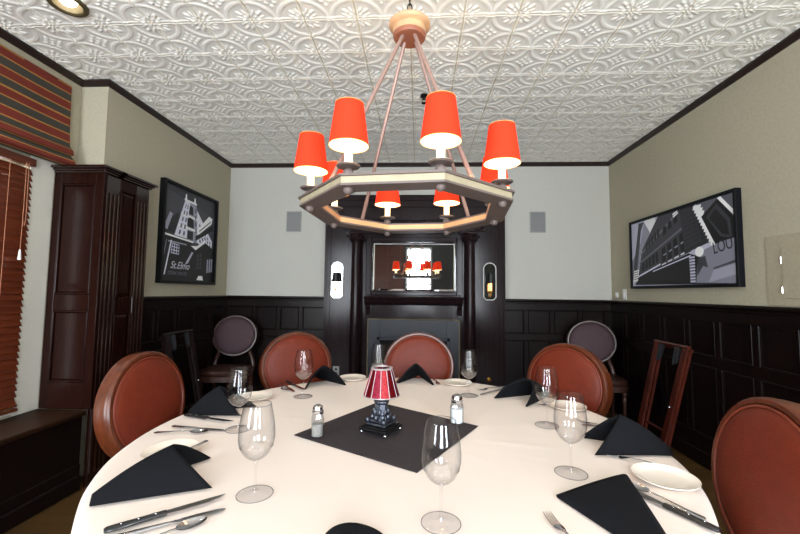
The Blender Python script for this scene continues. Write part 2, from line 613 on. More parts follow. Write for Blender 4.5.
for x0, x1, z0, z1 in RW:
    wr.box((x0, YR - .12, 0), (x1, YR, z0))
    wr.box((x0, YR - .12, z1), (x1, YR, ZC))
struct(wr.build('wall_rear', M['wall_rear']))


# ---- windows
def window(n, horizontal, a0, a1, z0, z1, c, inward):
    """frame of bars with one glass sheet; runs along y on the left wall or along x on the rear wall"""
    def P(a, d, z):
        return (c + inward * d, a, z) if not horizontal else (a, c + inward * d, z)

    def bx(mb, a, b, d0, d1, z, zz, ch=.004):
        p, q = P(a, d0, z), P(b, d1, zz)
        mb.box(tuple(min(s, t) for s, t in zip(p, q)), tuple(max(s, t) for s, t in zip(p, q)), ch)
    root = thing('window_%d' % n, 'window', 'window')
    del root['label'], root['category']
    struct(root)
    fr = MB()
    w = .05
    bx(fr, a0, a0 + w, -.11, -.06, z0, z1)
    bx(fr, a1 - w, a1, -.11, -.06, z0, z1)
    bx(fr, a0, a1, -.11, -.06, z0, z0 + w)
    bx(fr, a0, a1, -.11, -.06, z1 - w, z1)
    zm = (z0 + z1) / 2
    bx(fr, a0 + w, a1 - w, -.105, -.065, zm - .025, zm + .025)
    struct(fr.build('window_frame', M['white_trim'], root))
    pn = MB()
    bx(pn, a0 + .04, a1 - .04, -.088, -.084, z0 + .04, z1 - .04, 0)
    struct(pn.build('window_pane', M['pane'], root))
    sl = MB()
    bx(sl, a0 - .01, a1 + .01, -.06, .03, z0 - .03, z0, .005)
    struct(sl.build('window_sill', M['white_trim'], root))
    return root


MBc = MB().box((XW, 2.36, .512), (XW + .008, 2.525, 2.19), .002)
struct(MBc.build('trim_6', M['white_trim']))
window(1, False, W1[0], W1[1], W1[2], W1[3], XW, 1)
for k, (x0, x1, z0, z1) in enumerate(RW):
    window(k + 2, True, x0, x1, z0, z1, YR, 1)


# ---- crown moulding: a small ogee run along the top of every wall
def crown(pts, name):
    mb = MB()
    prof = [(0, -.044), (.008, -.044), (.011, -.038), (.022, -.020), (.030, -.013), (.030, 0), (0, 0)]
    P = [Vector((x, y, 0)) for x, y in pts]
    n = len(P)
    v, f = [], []
    for i in range(n):
        d0 = (P[i] - P[i - 1]).normalized() if i > 0 else None
        d1 = (P[i + 1] - P[i]).normalized() if i < n - 1 else None
        n0 = Vector((d0.y, -d0.x, 0)) if d0 else None
        n1 = Vector((d1.y, -d1.x, 0)) if d1 else None
        if n0 is None:
            off = n1
        elif n1 is None:
            off = n0
        else:
            off = (n0 + n1) / (1 + n0.dot(n1))
        for a, z in prof:
            q = P[i] + off * a
            v.append((q.x, q.y, ZC - .006 + z))
    m = len(prof)
    for i in range(n - 1):
        for k in range(m):
            k2 = (k + 1) % m
            f.append((i * m + k, i * m + k2, (i + 1) * m + k2, (i + 1) * m + k))
    mb.add(v, f)
    struct(mb.build(name, M['crown']))


crown([(XW, YR), (XW, YJ), (XL, YJ), (XL, YB), (XR, YB), (XR, YR)], 'trim_1')


# ---- dark panelling (wainscot) with two rows of raised panels
def wainscot(name, stiles, to_world, u0, u1, mats, sw=.05):
    """u runs along the wall, d comes out of it"""
    mb = MB()

    def bx(a, b, d0, d1, z, zz, ch=.004):
        p, q = to_world(a, d0, z), to_world(b, d1, zz)
        mb.box(tuple(min(s, t) for s, t in zip(p, q)), tuple(max(s, t) for s, t in zip(p, q)), ch)

    def raised(a, b, z, zz):
        # sunk field with a sloped border
        ins, dep = .012, .005
        o = [to_world(a, .004, z), to_world(b, .004, z), to_world(b, .004, zz), to_world(a, .004, zz)]
        i = [to_world(a + ins, .004 + dep, z + ins), to_world(b - ins, .004 + dep, z + ins),
             to_world(b - ins, .004 + dep, zz - ins), to_world(a + ins, .004 + dep, zz - ins)]
        mb.add(o + i, [(0, 1, 5, 4), (1, 2, 6, 5), (2, 3, 7, 6), (3, 0, 4, 7), (4, 5, 6, 7)])
        for p0, p1, q0, q1 in ((a, b, z, z + .009), (a, b, zz - .009, zz)):
            bx(p0, p1, .004, .022, q0, q1, .003)
        for p0, p1 in ((a, a + .009), (b - .009, b)):
            bx(p0, p1, .004, .024, z, zz, .003)
    bx(u0, u1, 0, .005, .0, 1.22, 0)
    bx(u0, u1, .005, .020, .10, .24)
    bx(u0, u1, .005, .020, .78, .86)
    bx(u0, u1, .005, .020, 1.13, 1.215)
    bx(u0, u1, 0, .030, 1.205, 1.228, .006)
    bx(u0, u1, 0, .045, 1.228, ZW, .010)
    st = sorted(stiles)
    for s in st:
        bx(s - sw / 2, s + sw / 2, .005, .020, .24, .78)
        bx(s - sw / 2, s + sw / 2, .005, .020, .86, 1.13)
    ed = [u0 - sw / 2] + st + [u1 + sw / 2]
    for a, b in zip(ed[:-1], ed[1:]):
        a, b = a + sw / 2, b - sw / 2
        if b - a > .1:
            raised(a, b, .24, .78)
            raised(a, b, .86, 1.13)
    return struct(mb.build(name, mats, None, 10))


PX = -.064                                   # centre of the fireplace wall
wainscot('trim_2', [3.03 + .306 * k for k in range(6)], lambda u, d, z: (XL + d, u, z), 2.72, YB, M['dark'])
wainscot('trim_3', [-.90 + .325 * k for k in range(17)], lambda u, d, z: (XR - d, u, z), YR, YB, M['dark'])
wainscot('trim_4', [-1.98, -1.686, -1.415], lambda u, d, z: (u, YB - d, z), XL + .02, PX - 1.055, M['dark'])
wainscot('trim_5', [1.244, 1.543, 1.866, 2.161], lambda u, d, z: (u, YB - d, z), PX + 1.055, XR - .02, M['dark'])


def baseboard(name, lo, hi):
    struct(MB().box(lo, hi, .008).build(name, M['dark']))


baseboard('baseboard_left', (XL, 2.73, 0), (XL + .028, YB, .12))
baseboard('baseboard_right', (XR - .028, YR, 0), (XR, YB, .12))
baseboard('baseboard_back', (XL + .03, YB - .028, 0), (PX - 1.045, YB, .12))
baseboard('baseboard_back_right', (PX + 1.045, YB - .028, 0), (XR - .03, YB, .12))

# ------------------------------------------------------------------ window seat, cabinet, blind, roman shade
t = thing('built_in_bench', 'long dark wooden window seat built in under the blind', 'bench', (-2.37, 1.0, 0))
t0 = Matrix.Translation((2.37, -1.0, 0))
mb = MB().box((-2.555, YR, .48), (-2.205, 2.525, .512), .006, t0)
mb.build('seat_board', M['seatwood'], t)
mb = MB().box((-2.555, YR, .0), (-2.232, 2.52, .48), 0, t0)
mb.box((-2.232, YR, .10), (-2.222, 2.52, .17), .004, t0)
mb.build('front_panel', M['dark'], t)
mb = MB().box((-2.232, YR, 0), (-2.214, 2.52, .10), .006, t0)
mb.build('plinth', M['dark'], t)

# cabinet: end panel facing the camera, fluted side facing the room, cornice
t = thing('panelled_cabinet', 'tall dark mahogany cabinet with fluted corners beside the window', 'cabinet', (-2.30, 2.8, 0))
t0 = Matrix.Translation((2.30, -2.8, 0))
CX0, CX1, CY0, CY1, CT = -2.555, -2.192, 2.53, 2.99, 2.128


def raised_panel(mb, to_w, a, b, z, zz, ins=.03, dep=.012, d=.0):
    o = [to_w(a, d, z), to_w(b, d, z), to_w(b, d, zz), to_w(a, d, zz)]
    i = [to_w(a + ins, d + dep, z + ins), to_w(b - ins, d + dep, z + ins), to_w(b - ins, d + dep, zz - ins), to_w(a + ins, d + dep, zz - ins)]
    mb.add(o + i, [(0, 1, 5, 4), (1, 2, 6, 5), (2, 3, 7, 6), (3, 0, 4, 7), (4, 5, 6, 7)], t0)


def wbox(mb, to_w, a, b, d0, d1, z, zz, ch=.004, mx=None):
    p, q = to_w(a, d0, z), to_w(b, d1, zz)
    mb.box(tuple(min(s, r_) for s, r_ in zip(p, q)), tuple(max(s, r_) for s, r_ in zip(p, q)), ch, mx)


endw = lambda u, d, z: (u, CY0 + .02 - d, z)      # faces the camera
mb = MB()
wbox(mb, endw, CX0, CX1, -.01, .004, .513, CT, 0, t0)
for a, b in ((CX0, CX0 + .052), (CX1 - .058, CX1)):
    wbox(mb, endw, a, b, .0, .02, .513, CT, .003, t0)
for z, zz in ((.513, .69), (1.17, 1.28), (2.05, CT)):
    wbox(mb, endw, CX0 + .05, CX1 - .056, .0, .0195, z, zz, .003, t0)
mb.build('end_panel', M['cab'], t)
for z, zz in ((.69, 1.17), (1.28, 2.05)):
    mb = MB()
    raised_panel(mb, endw, CX0 + .062, CX1 - .068, z + .01, zz - .01, .010, .006, .005)
    for p0, p1 in ((z, z + .012), (zz - .012, zz)):
        wbox(mb, endw, CX0 + .052, CX1 - .058, .004, .024, p0, p1, .004, t0)
    for p0, p1 in ((CX0 + .052, CX0 + .063), (CX1 - .069, CX1 - .058)):
        wbox(mb, endw, p0, p1, .004, .024, z, zz, .004, t0)
    mb.build('raised_panel', M['cab'], t, 10)
sidew = lambda u, d, z: (CX1 - .02 + d, u, z)     # faces the room
mb = MB()
wbox(mb, sidew, CY0 + .02, CY1, -.01, .004, 0, CT, 0, t0)
wbox(mb, sidew, CY0 + .16, CY1 - .14, .0, .016, 1.14, 1.26, .003, t0)
wbox(mb, sidew, CY0 + .16, CY1 - .14, .0, .016, 2.04, CT, .003, t0)
wbox(mb, sidew, CY0 + .16, CY1 - .14, .0, .016, 0, .20, .003, t0)
wbox(mb, sidew, CY1 - .004, CY1 + .008, -.12, .004, 0, CT, 0, t0)
for z, zz in ((.20, 1.14), (1.26, 2.04)):
    raised_panel(mb, sidew, CY0 + .17, CY1 - .15, z, zz, .03, .012, .004)
    for p0, p1 in ((CY0 + .16, CY0 + .172), (CY1 - .152, CY1 - .14)):
        wbox(mb, sidew, p0, p1, .004, .022, z, zz, .004, t0)
mb.build('side_panel', M['cab'], t, 10)
for a, b in ((CY0 + .018, CY0 + .16), (CY1 - .14, CY1)):
    mb = MB()
    wbox(mb, sidew, a, b, -.005, .012, 0, CT, .002, t0)
    n = 4
    for k in range(n):
        u = a + (b - a) * (k + .5) / n
        x, y, _ = sidew(u, .012, 0)
        mb.tube([(x, y, .08), (x, y, .085), (x, y, 2.0), (x, y, 2.005)], [.004, .0115, .0115, .004], 10, t0)
    mb.build('fluted_pilaster', M['cab_gloss'], t)
mb = MB()
for k, (e, z, zz) in enumerate(((.010, CT, CT + .014), (.022, CT + .014, CT + .026), (.038, CT + .026, CT + .046))):
    mb.box((CX0, CY0 - e, z), (CX1 + e, YJ - .003, zz), .004, t0)
    mb.box((XL + .004, YJ - .06, z), (CX1 + e, CY1 + e, zz), .004, t0)
mb.build('cornice', M['cab_gloss'], t)

# wooden blind
t = thing('window_blind', 'reddish wooden slatted blind in the left window under the striped shade', 'blind', (XW + .03, 1.64, .56))
t0 = Matrix.Translation((-XW - .03, -1.64, -.56))
mb = MB()
zz = .615
while zz < 2.11:
    c = Vector((XW + .022, 0, zz))
    w, th, tilt = .025, .0014, R(-63)
    d = Vector((math.cos(tilt), 0, math.sin(tilt)))
    nn = Vector((-d.z, 0, d.x))
    a = [c - d * w - nn * th, c + d * w - nn * th, c + d * w + nn * th, c - d * w + nn * th]
    mb.add([(p.x, .97, p.z) for p in a] + [(p.x, 2.355, p.z) for p in a],
           [(0, 1, 2, 3), (7, 6, 5, 4), (0, 4, 5, 1), (1, 5, 6, 2), (2, 6, 7, 3), (3, 7, 4, 0)], t0)
    zz += .0405
mb.build('slats', M['slat'], t, 20)
MB().box((XW + .002, .965, 2.11), (XW + .05, 2.36, 2.16), .004, t0).build('headrail', M['slat'], t)
mb = MB().box((XW + .004, .97, .575), (XW + .046, 2.355, .592), .004, t0)
mb.box((XW + .000, .97, .548), (XW + .050, 2.357, .566), .004, t0)
mb.build('bottom_rail', M['slat'], t)
for y in (1.12, 1.66, 2.20):
    MB().tube([(XW + .046, y, .58), (XW + .046, y, 2.12)], .0015, 6, t0).build('ladder_cord', M['cord'], t)
mb = MB().tube([(XW + .055, 2.290, 2.12), (XW + .056, 2.291, 1.8), (XW + .056, 2.288, 1.56)], .0016, 6, t0)
mb.tube([(XW + .055, 2.305, 2.12), (XW + .058, 2.307, 1.78), (XW + .06, 2.300, 1.71), (XW + .058, 2.290, 1.74), (XW + .056, 2.288, 1.80)], .0016, 6, t0)
pc = mb.build('pull_cord', M['cord'], t)
MB().lathe([(.003, 1.56), (.006, 1.55), (.010, 1.50), (.009, 1.495), (.0, 1.494)], 12, t0 @ Matrix.Translation((XW + .056, 2.288, 0))).build('tassel', M['white_plastic'], pc, label='white cord tassel')

bl = dup(t, (-.83, YR + .012, .62), R(90), 'reddish wooden slatted blind hanging on the wall behind the camera')
bl.scale = (1, .62, 1.36)

# striped roman shade
t = thing('roman_shade', 'striped red and charcoal fabric roman shade above the wooden blind', 'window shade', (XW + .05, 1.6, 2.2))
t0 = Matrix.Translation((-XW - .05, -1.6, -2.2))
prof = [(.030, 2.78), (.034, 2.60), (.040, 2.42), (.048, 2.335), (.075, 2.30), (.082, 2.27), (.060, 2.262),
        (.070, 2.25), (.094, 2.225), (.098, 2.20), (.080, 2.19), (.060, 2.186), (.024, 2.19)]
fine = []
for (a, z), (b, y_) in zip(prof[:-1], prof[1:]):
    L = math.hypot(b - a, y_ - z)
    n = max(1, int(L / .004))
    for k in range(n):
        fine.append((a + (b - a) * k / n, z + (y_ - z) * k / n))
fine.append(prof[-1])
mb = MB()
arc = 0.0
Y0, Y1, NY = .55, 2.585, 24
for k in range(len(fine) - 1):
    (a, z), (b, y_) = fine[k], fine[k + 1]
    arc += math.hypot(b - a, y_ - z)
    ph = (arc % .118) / .118
    mi = 2 if (ph < .075 or .5 < ph < .575) else (0 if ph < .5 else 1)
    vs = []
    for j in range(NY + 1):
        y = Y0 + (Y1 - Y0) * j / NY
        wv = .0025 * math.sin(j * 1.1)
        sag = -.012 * math.sin(PI * j / NY) * min(1, max(0, (2.45 - z) / .25))
        sag2 = -.012 * math.sin(PI * j / NY) * min(1, max(0, (2.45 - y_) / .25))
        vs += [(XW + a + wv, y, z + sag), (XW + b + wv, y, y_ + sag2)]
    mb.add(vs, [(2 * j, 2 * j + 1, 2 * j + 3, 2 * j + 2) for j in range(NY)], t0, mi)
# turned-in ends that close the folds
for y in (Y0, Y1):
    pts = [(XW + .004, y, 2.78)] + [(XW + a, y, z) for a, z in prof] + [(XW + .004, y, 2.19)]
    for (p, q) in zip(pts[1:-2], pts[2:-1]):
        mb.add([p, q, (XW + .004, y, q[2]), (XW + .004, y, p[2])], [(0, 1, 2, 3)], t0, 0)
mb.build('fabric', [M['st_red'], M['st_dark'], M['st_gold']], t, recalc=False)
MB().box((XW + .001, Y0, 2.755), (XW + .030, Y1, 2.785), .003, t0).build('batten', M['st_red'], t)


# ------------------------------------------------------------------ fireplace with mirror
FX = PX
FY = 4.50
t = thing('fireplace', 'dark carved wooden fireplace wall with columns, mirror and mantel shelf', 'fireplace', (FX, 4.45, 0))
t0 = Matrix.Translation((0, -4.45, 0))          # x is measured from the fireplace centre
mb = MB()
for lo, hi in (((-1.055, FY, 0), (-.40, 4.598, 2.47)), ((.40, FY, 0), (1.055, 4.598, 2.47)), ((-.40, FY, .775), (.40, 4.598, 2.47))):
    mb.box(lo, hi, 0, t0)
mb.box((-1.04, FY - .016, 2.40), (1.04, FY, 2.47), .005, t0)
mb.box((-1.04, FY - .012, 0), (-.74, FY, .18), .004, t0)
mb.box((.74, FY - .012, 0), (1.04, FY, .18), .004, t0)
# moulded field above the mirror
for a, b, z, zz in ((-.86, .86, 2.32, 2.335), (-.86, .86, 2.16, 2.175)):
    mb.box((a, FY - .014, z), (b, FY, zz), .004, t0)
for a, b in ((-.86, -.845), (.845, .86)):
    mb.box((a, FY - .014, 2.16), (b, FY, 2.335), .004, t0)
for a, b in ((-1.03, -.98), (.98, 1.03)):
    mb.box((a, FY - .006, .18), (b, FY, 2.40), .003, t0)
mb.build('back_panel', M['fire'], t)
for s in (-1, 1):
    cx, cy = s * .655 - .012, FY - .075
    mx = t0 @ Matrix.Translation((cx, cy, 0))
    col = MB().lathe([(.060, .16), (.062, .6), (.058, 1.3), (.052, 1.885)], 28, mx).build('column', M['fire'], t)
    b = MB().box((-.075, -.070, 0), (.075, .074, .11), .006, mx)
    b.lathe([(.072, .11), (.076, .125), (.070, .14), (.064, .15), (.062, .17)], 28, mx)
    b.build('column_base', M['fire'], col)
    cap = MB().lathe([(.052, 1.880), (.060, 1.887), (.060, 1.900), (.054, 1.905), (.066, 1.950), (.078, 1.985)], 28, mx)
    cap.box((-.085, -.085, 1.985), (.085, .074, 2.010), .006, mx)
    for k in range(12):                           # carved leaves curling out of the capital
        a = 2 * PI * k / 12
        for zz, rr in ((1.930, .064), (1.930, .074)):
            aa = a + (PI / 12 if zz > 1.95 else 0)
            cap.ball((math.cos(aa) * rr, math.sin(aa) * rr, zz), (.013, .013, .022), 8, mx)
    for sx_ in (-1, 1):
        cap.tube([(sx_ * .05, -.076, 1.930), (sx_ * .085, -.09, 1.970), (sx_ * .092, -.095, 1.950), (sx_ * .078, -.088, 1.943)], [.010, .013, .011, .006], 8, mx)
    cap.build('capital', M['fire'], col)
mb = MB()
mb.box((-.80, FY - .165, 2.010), (.80, FY, 2.090), .006, t0)
mb.box((-.83, FY - .195, 2.090), (.83, FY, 2.110), .006, t0)
mb.box((-.81, FY - .175, 2.110), (.81, FY, 2.123), .004, t0)
mb.build('entablature', M['fire'], t)
mb = MB()
mb.box((-.79, FY - .170, 2.019), (.79, FY - .164, 2.081), .002, t0)
mb.box((-.61, FY - .166, 1.990), (.61, FY - .002, 2.021), .002, t0)
for k in range(27):                               # leaf scrolls carved along the frieze
    x = -.60 + 1.2 * k / 26
    mb.ball((x, FY - .168, 2.050 + .018 * math.sin(k * 1.5)), (.020, .010, .014), 8, t0)
    mb.ball((x + .022, FY - .168, 2.050 - .016 * math.sin(k * 1.5)), (.010, .009, .012), 8, t0)
for s in (-1, 1):
    for k in range(9):
        a = k * .75
        mb.ball((s * .72 + .05 * math.cos(a), FY - .17, 2.055 + .024 * math.sin(a)), (.017, .014, .012), 8, t0)
for k in range(16):
    x = -.58 + 1.16 * k / 15
    mb.ball((x, FY - .166, 2.000), (.030, .012, .012), 8, t0)
mb.build('carved_frieze', M['fire'], t)
# mirror in its frame
mb = MB()
for lo, hi in (((-.560, FY - .035, 1.285), (-.492, FY, 1.965)), ((.492, FY - .035, 1.285), (.560, FY, 1.965)),
               ((-.492, FY - .035, 1.285), (.492, FY, 1.330)), ((-.492, FY - .035, 1.908), (.492, FY, 1.965))):
    mb.box(lo, hi, .008, t0)
for lo, hi in (((-.500, FY - .042, 1.320), (-.486, FY, 1.918)), ((.486, FY - .042, 1.320), (.500, FY, 1.918)),
               ((-.492, FY - .042, 1.320), (.492, FY, 1.334)), ((-.492, FY - .042, 1.904), (.492, FY, 1.918))):
    mb.box(lo, hi, .005, t0)
mf = mb.build('mirror_frame', M['fire'], t)
mb = MB()
lean = lambda z: .0075 * (z - 1.332) / .574
mo, mi_ = [(-.488, 1.332), (.488, 1.332), (.488, 1.906), (-.488, 1.906)], [(-.462, 1.358), (.462, 1.358), (.462, 1.880), (-.462, 1.880)]
mb.add([(x, FY - .012 + lean(z), z) for x, z in mo] + [(x, FY - .016 + lean(z), z) for x, z in mi_], [(0, 1, 5, 4), (1, 2, 6, 5), (2, 3, 7, 6), (3, 0, 4, 7), (4, 5, 6, 7)], t0)
mb.build('mirror_glass', M['mirror'], mf, 5, label='reflecting mirror glass')
# mantel shelf with a rounded front
prof = [(0, 1.175), (.10, 1.175), (.135, 1.19), (.155, 1.215), (.165, 1.24), (.185, 1.25), (.190, 1.262), (.185, 1.275), (0, 1.275)]
mb = MB()
hw = .556
v = [(-hw, FY - d, z) for d, z in prof] + [(hw, FY - d, z) for d, z in prof]
n = len(prof)
mb.add(v, [tuple(range(n)), tuple(range(2 * n - 1, n - 1, -1))] + [(k, (k + 1) % n, n + (k + 1) % n, n + k) for k in range(n)], t0)
sh = mb.build('mantel_shelf', M['fire'], t)
for s in (-1, 1):
    mb = MB()
    pr = [(0, 1.06), (.03, 1.06), (.045, 1.085), (.05, 1.12), (.085, 1.15), (.09, 1.175), (0, 1.175)]
    a, b = s * .525 - .028, s * .525 + .028
    v = [(a, FY - d, z) for d, z in pr] + [(b, FY - d, z) for d, z in pr]
    n = len(pr)
    mb.add(v, [tuple(range(n)), tuple(range(2 * n - 1, n - 1, -1))] + [(k, (k + 1) % n, n + (k + 1) % n, n + k) for k in range(n)], t0)
    mb.build('corbel', M['fire'], sh)
mb = MB()
for lo, hi in (((-.52, FY - .014, 0), (-.385, FY, 1.0)), ((.385, FY - .014, 0), (.52, FY, 1.0)), ((-.385, FY - .014, .765), (.385, FY, 1.0))):
    mb.box(lo, hi, .002, t0)
for lo, hi in (((-.42, FY - .024, 0), (-.385, FY - .014, .80)), ((.385, FY - .024, 0), (.42, FY - .014, .80)), ((-.42, FY - .024, .765), (.42, FY - .014, .80))):
    mb.box(lo, hi, .003, t0)
su = mb.build('slate_surround', M['slate'], t)
mb = MB()
for lo, hi in (((-.535, FY - .022, 0), (-.52, FY, 1.015)), ((.52, FY - .022, 0), (.535, FY, 1.015)), ((-.535, FY - .022, 1.0), (.535, FY, 1.015))):
    mb.box(lo, hi, .004, t0)
mb.build('beaded_trim', M['beadtrim'], su)
mb = MB()
mb.box((-.398, FY + .085, 0), (.398, FY + .096, .774), 0, t0)
mb.box((-.399, FY, 0), (-.392, FY + .09, .774), 0, t0)
mb.box((.392, FY, 0), (.399, FY + .09, .774), 0, t0)
mb.build('firebox', M['soot'], t)

# brass gas key and an outlet low on the fireplace wall
k = MB().lathe([(.026, 0), (.026, .004), (.020, .010), (.010, .012), (.008, .03), (.012, .032), (.012, .042), (0, .043)], 20,
               Matrix.Rotation(R(90), 4, 'X')).build('gas_valve', M['brass'])
k.location = (.80, FY - .001, .345)
tag(k, 'small round brass gas valve low on the fireplace wall right of the hearth', 'valve')
t = thing('power_outlet', 'small grey power outlet low on the fireplace wall behind the napkin', 'outlet', (-.955, FY - .001, .40))
MB().box((-.038, -.006, -.058), (.038, 0, .058), .003).build('cover_plate', M['grey_plastic'], t)
mb = MB()
for z in (-.022, .022):
    mb.lathe([(.016, 0), (.016, .003), (0, .0031)], 16, Matrix.Translation((0, -.006, z)) @ Matrix.Rotation(R(90), 4, 'X'))
mb.build('socket', M['blackplastic'], t)


# sconces
def sconce(label, x):
    t = thing('wall_sconce', label, 'sconce', (x, FY - .001, 1.46), group='mirrored sconces flanking the fireplace')
    hw, z0, z1 = .070, -.215, .14
    out = [(hw, z0 + .03), (hw, z1)] + [(hw * math.cos(a), z1 + hw * math.sin(a)) for a in [PI * k / 14 for k in range(1, 14)]] + [(-hw, z1), (-hw, z0 + .03), (-hw + .03, z0), (hw - .03, z0)]
    mxp = Matrix.Rotation(R(90), 4, 'X')
    pl = MB().prism(out, .003, .008, mxp).build('mirror_plate', M['mirror'], t)
    rim = MB().tube([(x_, -.008, z_) for x_, z_ in out], .0055, 8, closed=True)
    rim.build('plate_rim', M['white_plastic'], pl)
    mb = MB().tube([(0, -.008, -.15), (0, -.05, -.165), (0, -.075, -.15), (0, -.075, -.12)], .005, 8)
    mb.lathe([(.004, -.13), (.022, -.124), (.024, -.118), (.010, -.114), (.010, -.105)], 16, Matrix.Translation((0, -.075, 0)))
    mb.ball((0, -.05, -.175), .010, 10)
    mb.ball((0, -.075, -.165), (.007, .007, .018), 8)
    mb.build('arm', M['brass'], t)
    cs = MB().lathe([(.011, -.108), (.011, -.04), (.007, -.03), (.011, -.01), (.006, .02), (0, .03)], 14, Matrix.Translation((0, -.075, 0)))
    cs.build('candle_sleeve', M['sconce_glow'], t, label='glowing candle sleeve')
    sd = MB().lathe([(.046, -.025), (.036, .085)], 24, Matrix.Translation((0, -.075, 0)), caps=False)
    sd.lathe([(.0445, -.025), (.0345, .085)], 24, Matrix.Translation((0, -.075, 0)), caps=False)
    sd.build('lamp_shade', M['sconce_black'], t)
    return t


sconce('left of the two sconces, black shade on an arched mirror plate by the fireplace', -.965)
sconce('right of the two sconces, black shade on an arched mirror plate by the fireplace', .812)


# ------------------------------------------------------------------ things on the walls
def wall_speaker(x, label):
    t = thing('wall_speaker', label, 'speaker', (x, YB, 2.168), group='square speakers in the back wall')
    mb = MB()
    for lo, hi in (((-.092, -.010, -.125), (-.080, 0, .125)), ((.080, -.010, -.125), (.092, 0, .125)),
                   ((-.08, -.010, -.125), (.08, 0, -.113)), ((-.08, -.010, .113), (.08, 0, .125))):
        mb.box(lo, hi, .002)
    mb.build('speaker_frame', M['grey_plastic'], t)
    MB().box((-.082, -.007, -.115), (.082, -.002, .115), .002).build('grille', M['grille'], t)


wall_speaker(-1.535, 'grey in-wall speaker on the back wall left of the fireplace')
wall_speaker(1.395, 'grey in-wall speaker on the back wall right of the fireplace')


def art_mesh(polys, W, H, to_w):
    """flat printed picture: each polygon is (grey or rgb, [(u, v)...]) on a picture W by H"""
    me = bpy.data.meshes.new('print')
    v, f, c = [], [], []
    for k, (g, pts) in enumerate(polys):
        o = len(v)
        for u, w in pts:
            v.append(to_w((min(1, max(0, u)) - .5) * W, (min(1, max(0, w)) - .5) * H, .00006 * k))
        f.append(tuple(range(o, o + len(pts))))
        rgb = g if isinstance(g, tuple) else (g * .97, g * .97, min(255, g * 1.06))
        c += [(*[min(.92, 1.5 * x ** 1.12) for x in lin(rgb)], 1)] * len(pts)
    me.from_pydata(v, [], f)
    ca = me.color_attributes.new('Col', 'FLOAT_COLOR', 'CORNER')
    flat = [x for q in c for x in q]
    ca.data.foreach_set('color', flat)
    me.materials.append(M['print'])
    return me


def text_mesh(s, size, shear=0.0, mat_=None, extrude=.0004):
    cu = bpy.data.curves.new('lettering', 'FONT')
    cu.body = s
    cu.size = size
    cu.shear = shear
    cu.extrude = extrude
    cu.align_x = 'LEFT'
    o = bpy.data.objects.new('lettering', cu)
    COL.objects.link(o)
    dg = bpy.context.evaluated_depsgraph_get()
    me = bpy.data.meshes.new_from_object(o.evaluated_get(dg))
    bpy.data.objects.remove(o)
    if mat_:
        me.materials.clear()
        me.materials.append(mat_)
    return me


def para(a, b, c, d, nu, nv, pad_u, pad_v, g, skip=()):
    """grid of cells inside the quad a b c d (bottom-left, bottom-right, top-right, top-left)"""
    def L(u, v):
        x0 = (a[0] + (b[0] - a[0]) * u, a[1] + (b[1] - a[1]) * u)
        x1 = (d[0] + (c[0] - d[0]) * u, d[1] + (c[1] - d[1]) * u)
        return (x0[0] + (x1[0] - x0[0]) * v, x0[1] + (x1[1] - x0[1]) * v)
    out = []
    for i in range(nu):
        for j in range(nv):
            u0, u1 = (i + pad_u) / nu, (i + 1 - pad_u) / nu
            v0, v1 = (j + pad_v) / nv, (j + 1 - pad_v) / nv
            out.append((g, [L(u0, v0), L(u1, v0), L(u1, v1), L(u0, v1)]))
    return out


M['ink_white'] = mat('white_ink', (214, 214, 224), .6)
M['ink_grey'] = mat('grey_ink', (112, 112, 124), .6)
M['ink_dark'] = mat('dark_ink', (24, 24, 30), .6)

# left print: a tall pale gabled building over dark shopfronts
pic = []
pic.append((62, [(0, 0), (1, 0), (1, 1), (0, 1)]))
pic.append((74, [(0, .55), (1, .45), (1, .8), (0, .95)]))
pic.append((40, [(.06, .50), (.32, .50), (.26, .74), (.10, .62)]))
pic.append((150, [(.02, .54), (.08, .52), (.16, .70), (.11, .71)]))
pic.append((204, [(.20, .48), (.42, .46), (.46, .90), (.37, .90)]))                    # tower left half
pic.append((150, [(.42, .46), (.66, .44), (.58, .88), (.46, .90)]))                    # tower right half
pic += [(228, [(.36, .90), (.40, .90), (.39, .96), (.37, .96)]), (228, [(.53, .89), (.57, .89), (.56, .95), (.54, .95)])]
pic.append((236, [(.35, .885), (.59, .875), (.59, .895), (.35, .905)]))
pic.append((226, [(.30, .72), (.62, .70), (.62, .725), (.30, .745)]))
pic.append((226, [(.26, .585), (.66, .565), (.66, .59), (.26, .61)]))
pic.append((30, [(.42, .61), (.55, .60), (.54, .69), (.48, .715), (.42, .70)]))
pic.append((36, [(.44, .75), (.53, .745), (.52, .83), (.48, .855), (.45, .83)]))
pic.append((44, [(.43, .47), (.54, .465), (.54, .56), (.43, .565)]))
pic += para((.24, .49), (.40, .48), (.44, .86), (.37, .86), 2, 5, .3, .18, 92)
pic += para((.57, .47), (.65, .46), (.58, .84), (.54, .85), 1, 5, .3, .2, 70)
pic.append((206, [(.62, .46), (.95, .30), (.95, .50), (.60, .82)]))                    # right wing running away
pic += para((.66, .46), (.94, .33), (.93, .48), (.64, .70), 5, 4, .22, .2, 86)
pic.append((24, [(.58, .46), (.96, .64), (.96, .70), (.60, .53)]))                      # street sign arm
pic.append((218, [(.64, .54), (.92, .70), (.94, .78), (.86, .80), (.62, .60)]))
pic.append((60, [(.66, .58), (.90, .73), (.90, .745), (.66, .595)]))
pic.append((60, [(.68, .55), (.92, .70), (.92, .715), (.68, .565)]))
pic.append((26, [(0, .0), (.62, .0), (.56, .42), (.40, .47), (.04, .49), (.0, .46)]))  # shopfront
pic.append((22, [(.52, .0), (1, .0), (1, .40), (.80, .47), (.56, .36)]))
pic.append((226, [(.03, .465), (.55, .435), (.55, .452), (.03, .485)]))
pic.append((150, [(.10, .40), (.42, .395), (.42, .408), (.10, .414)]))
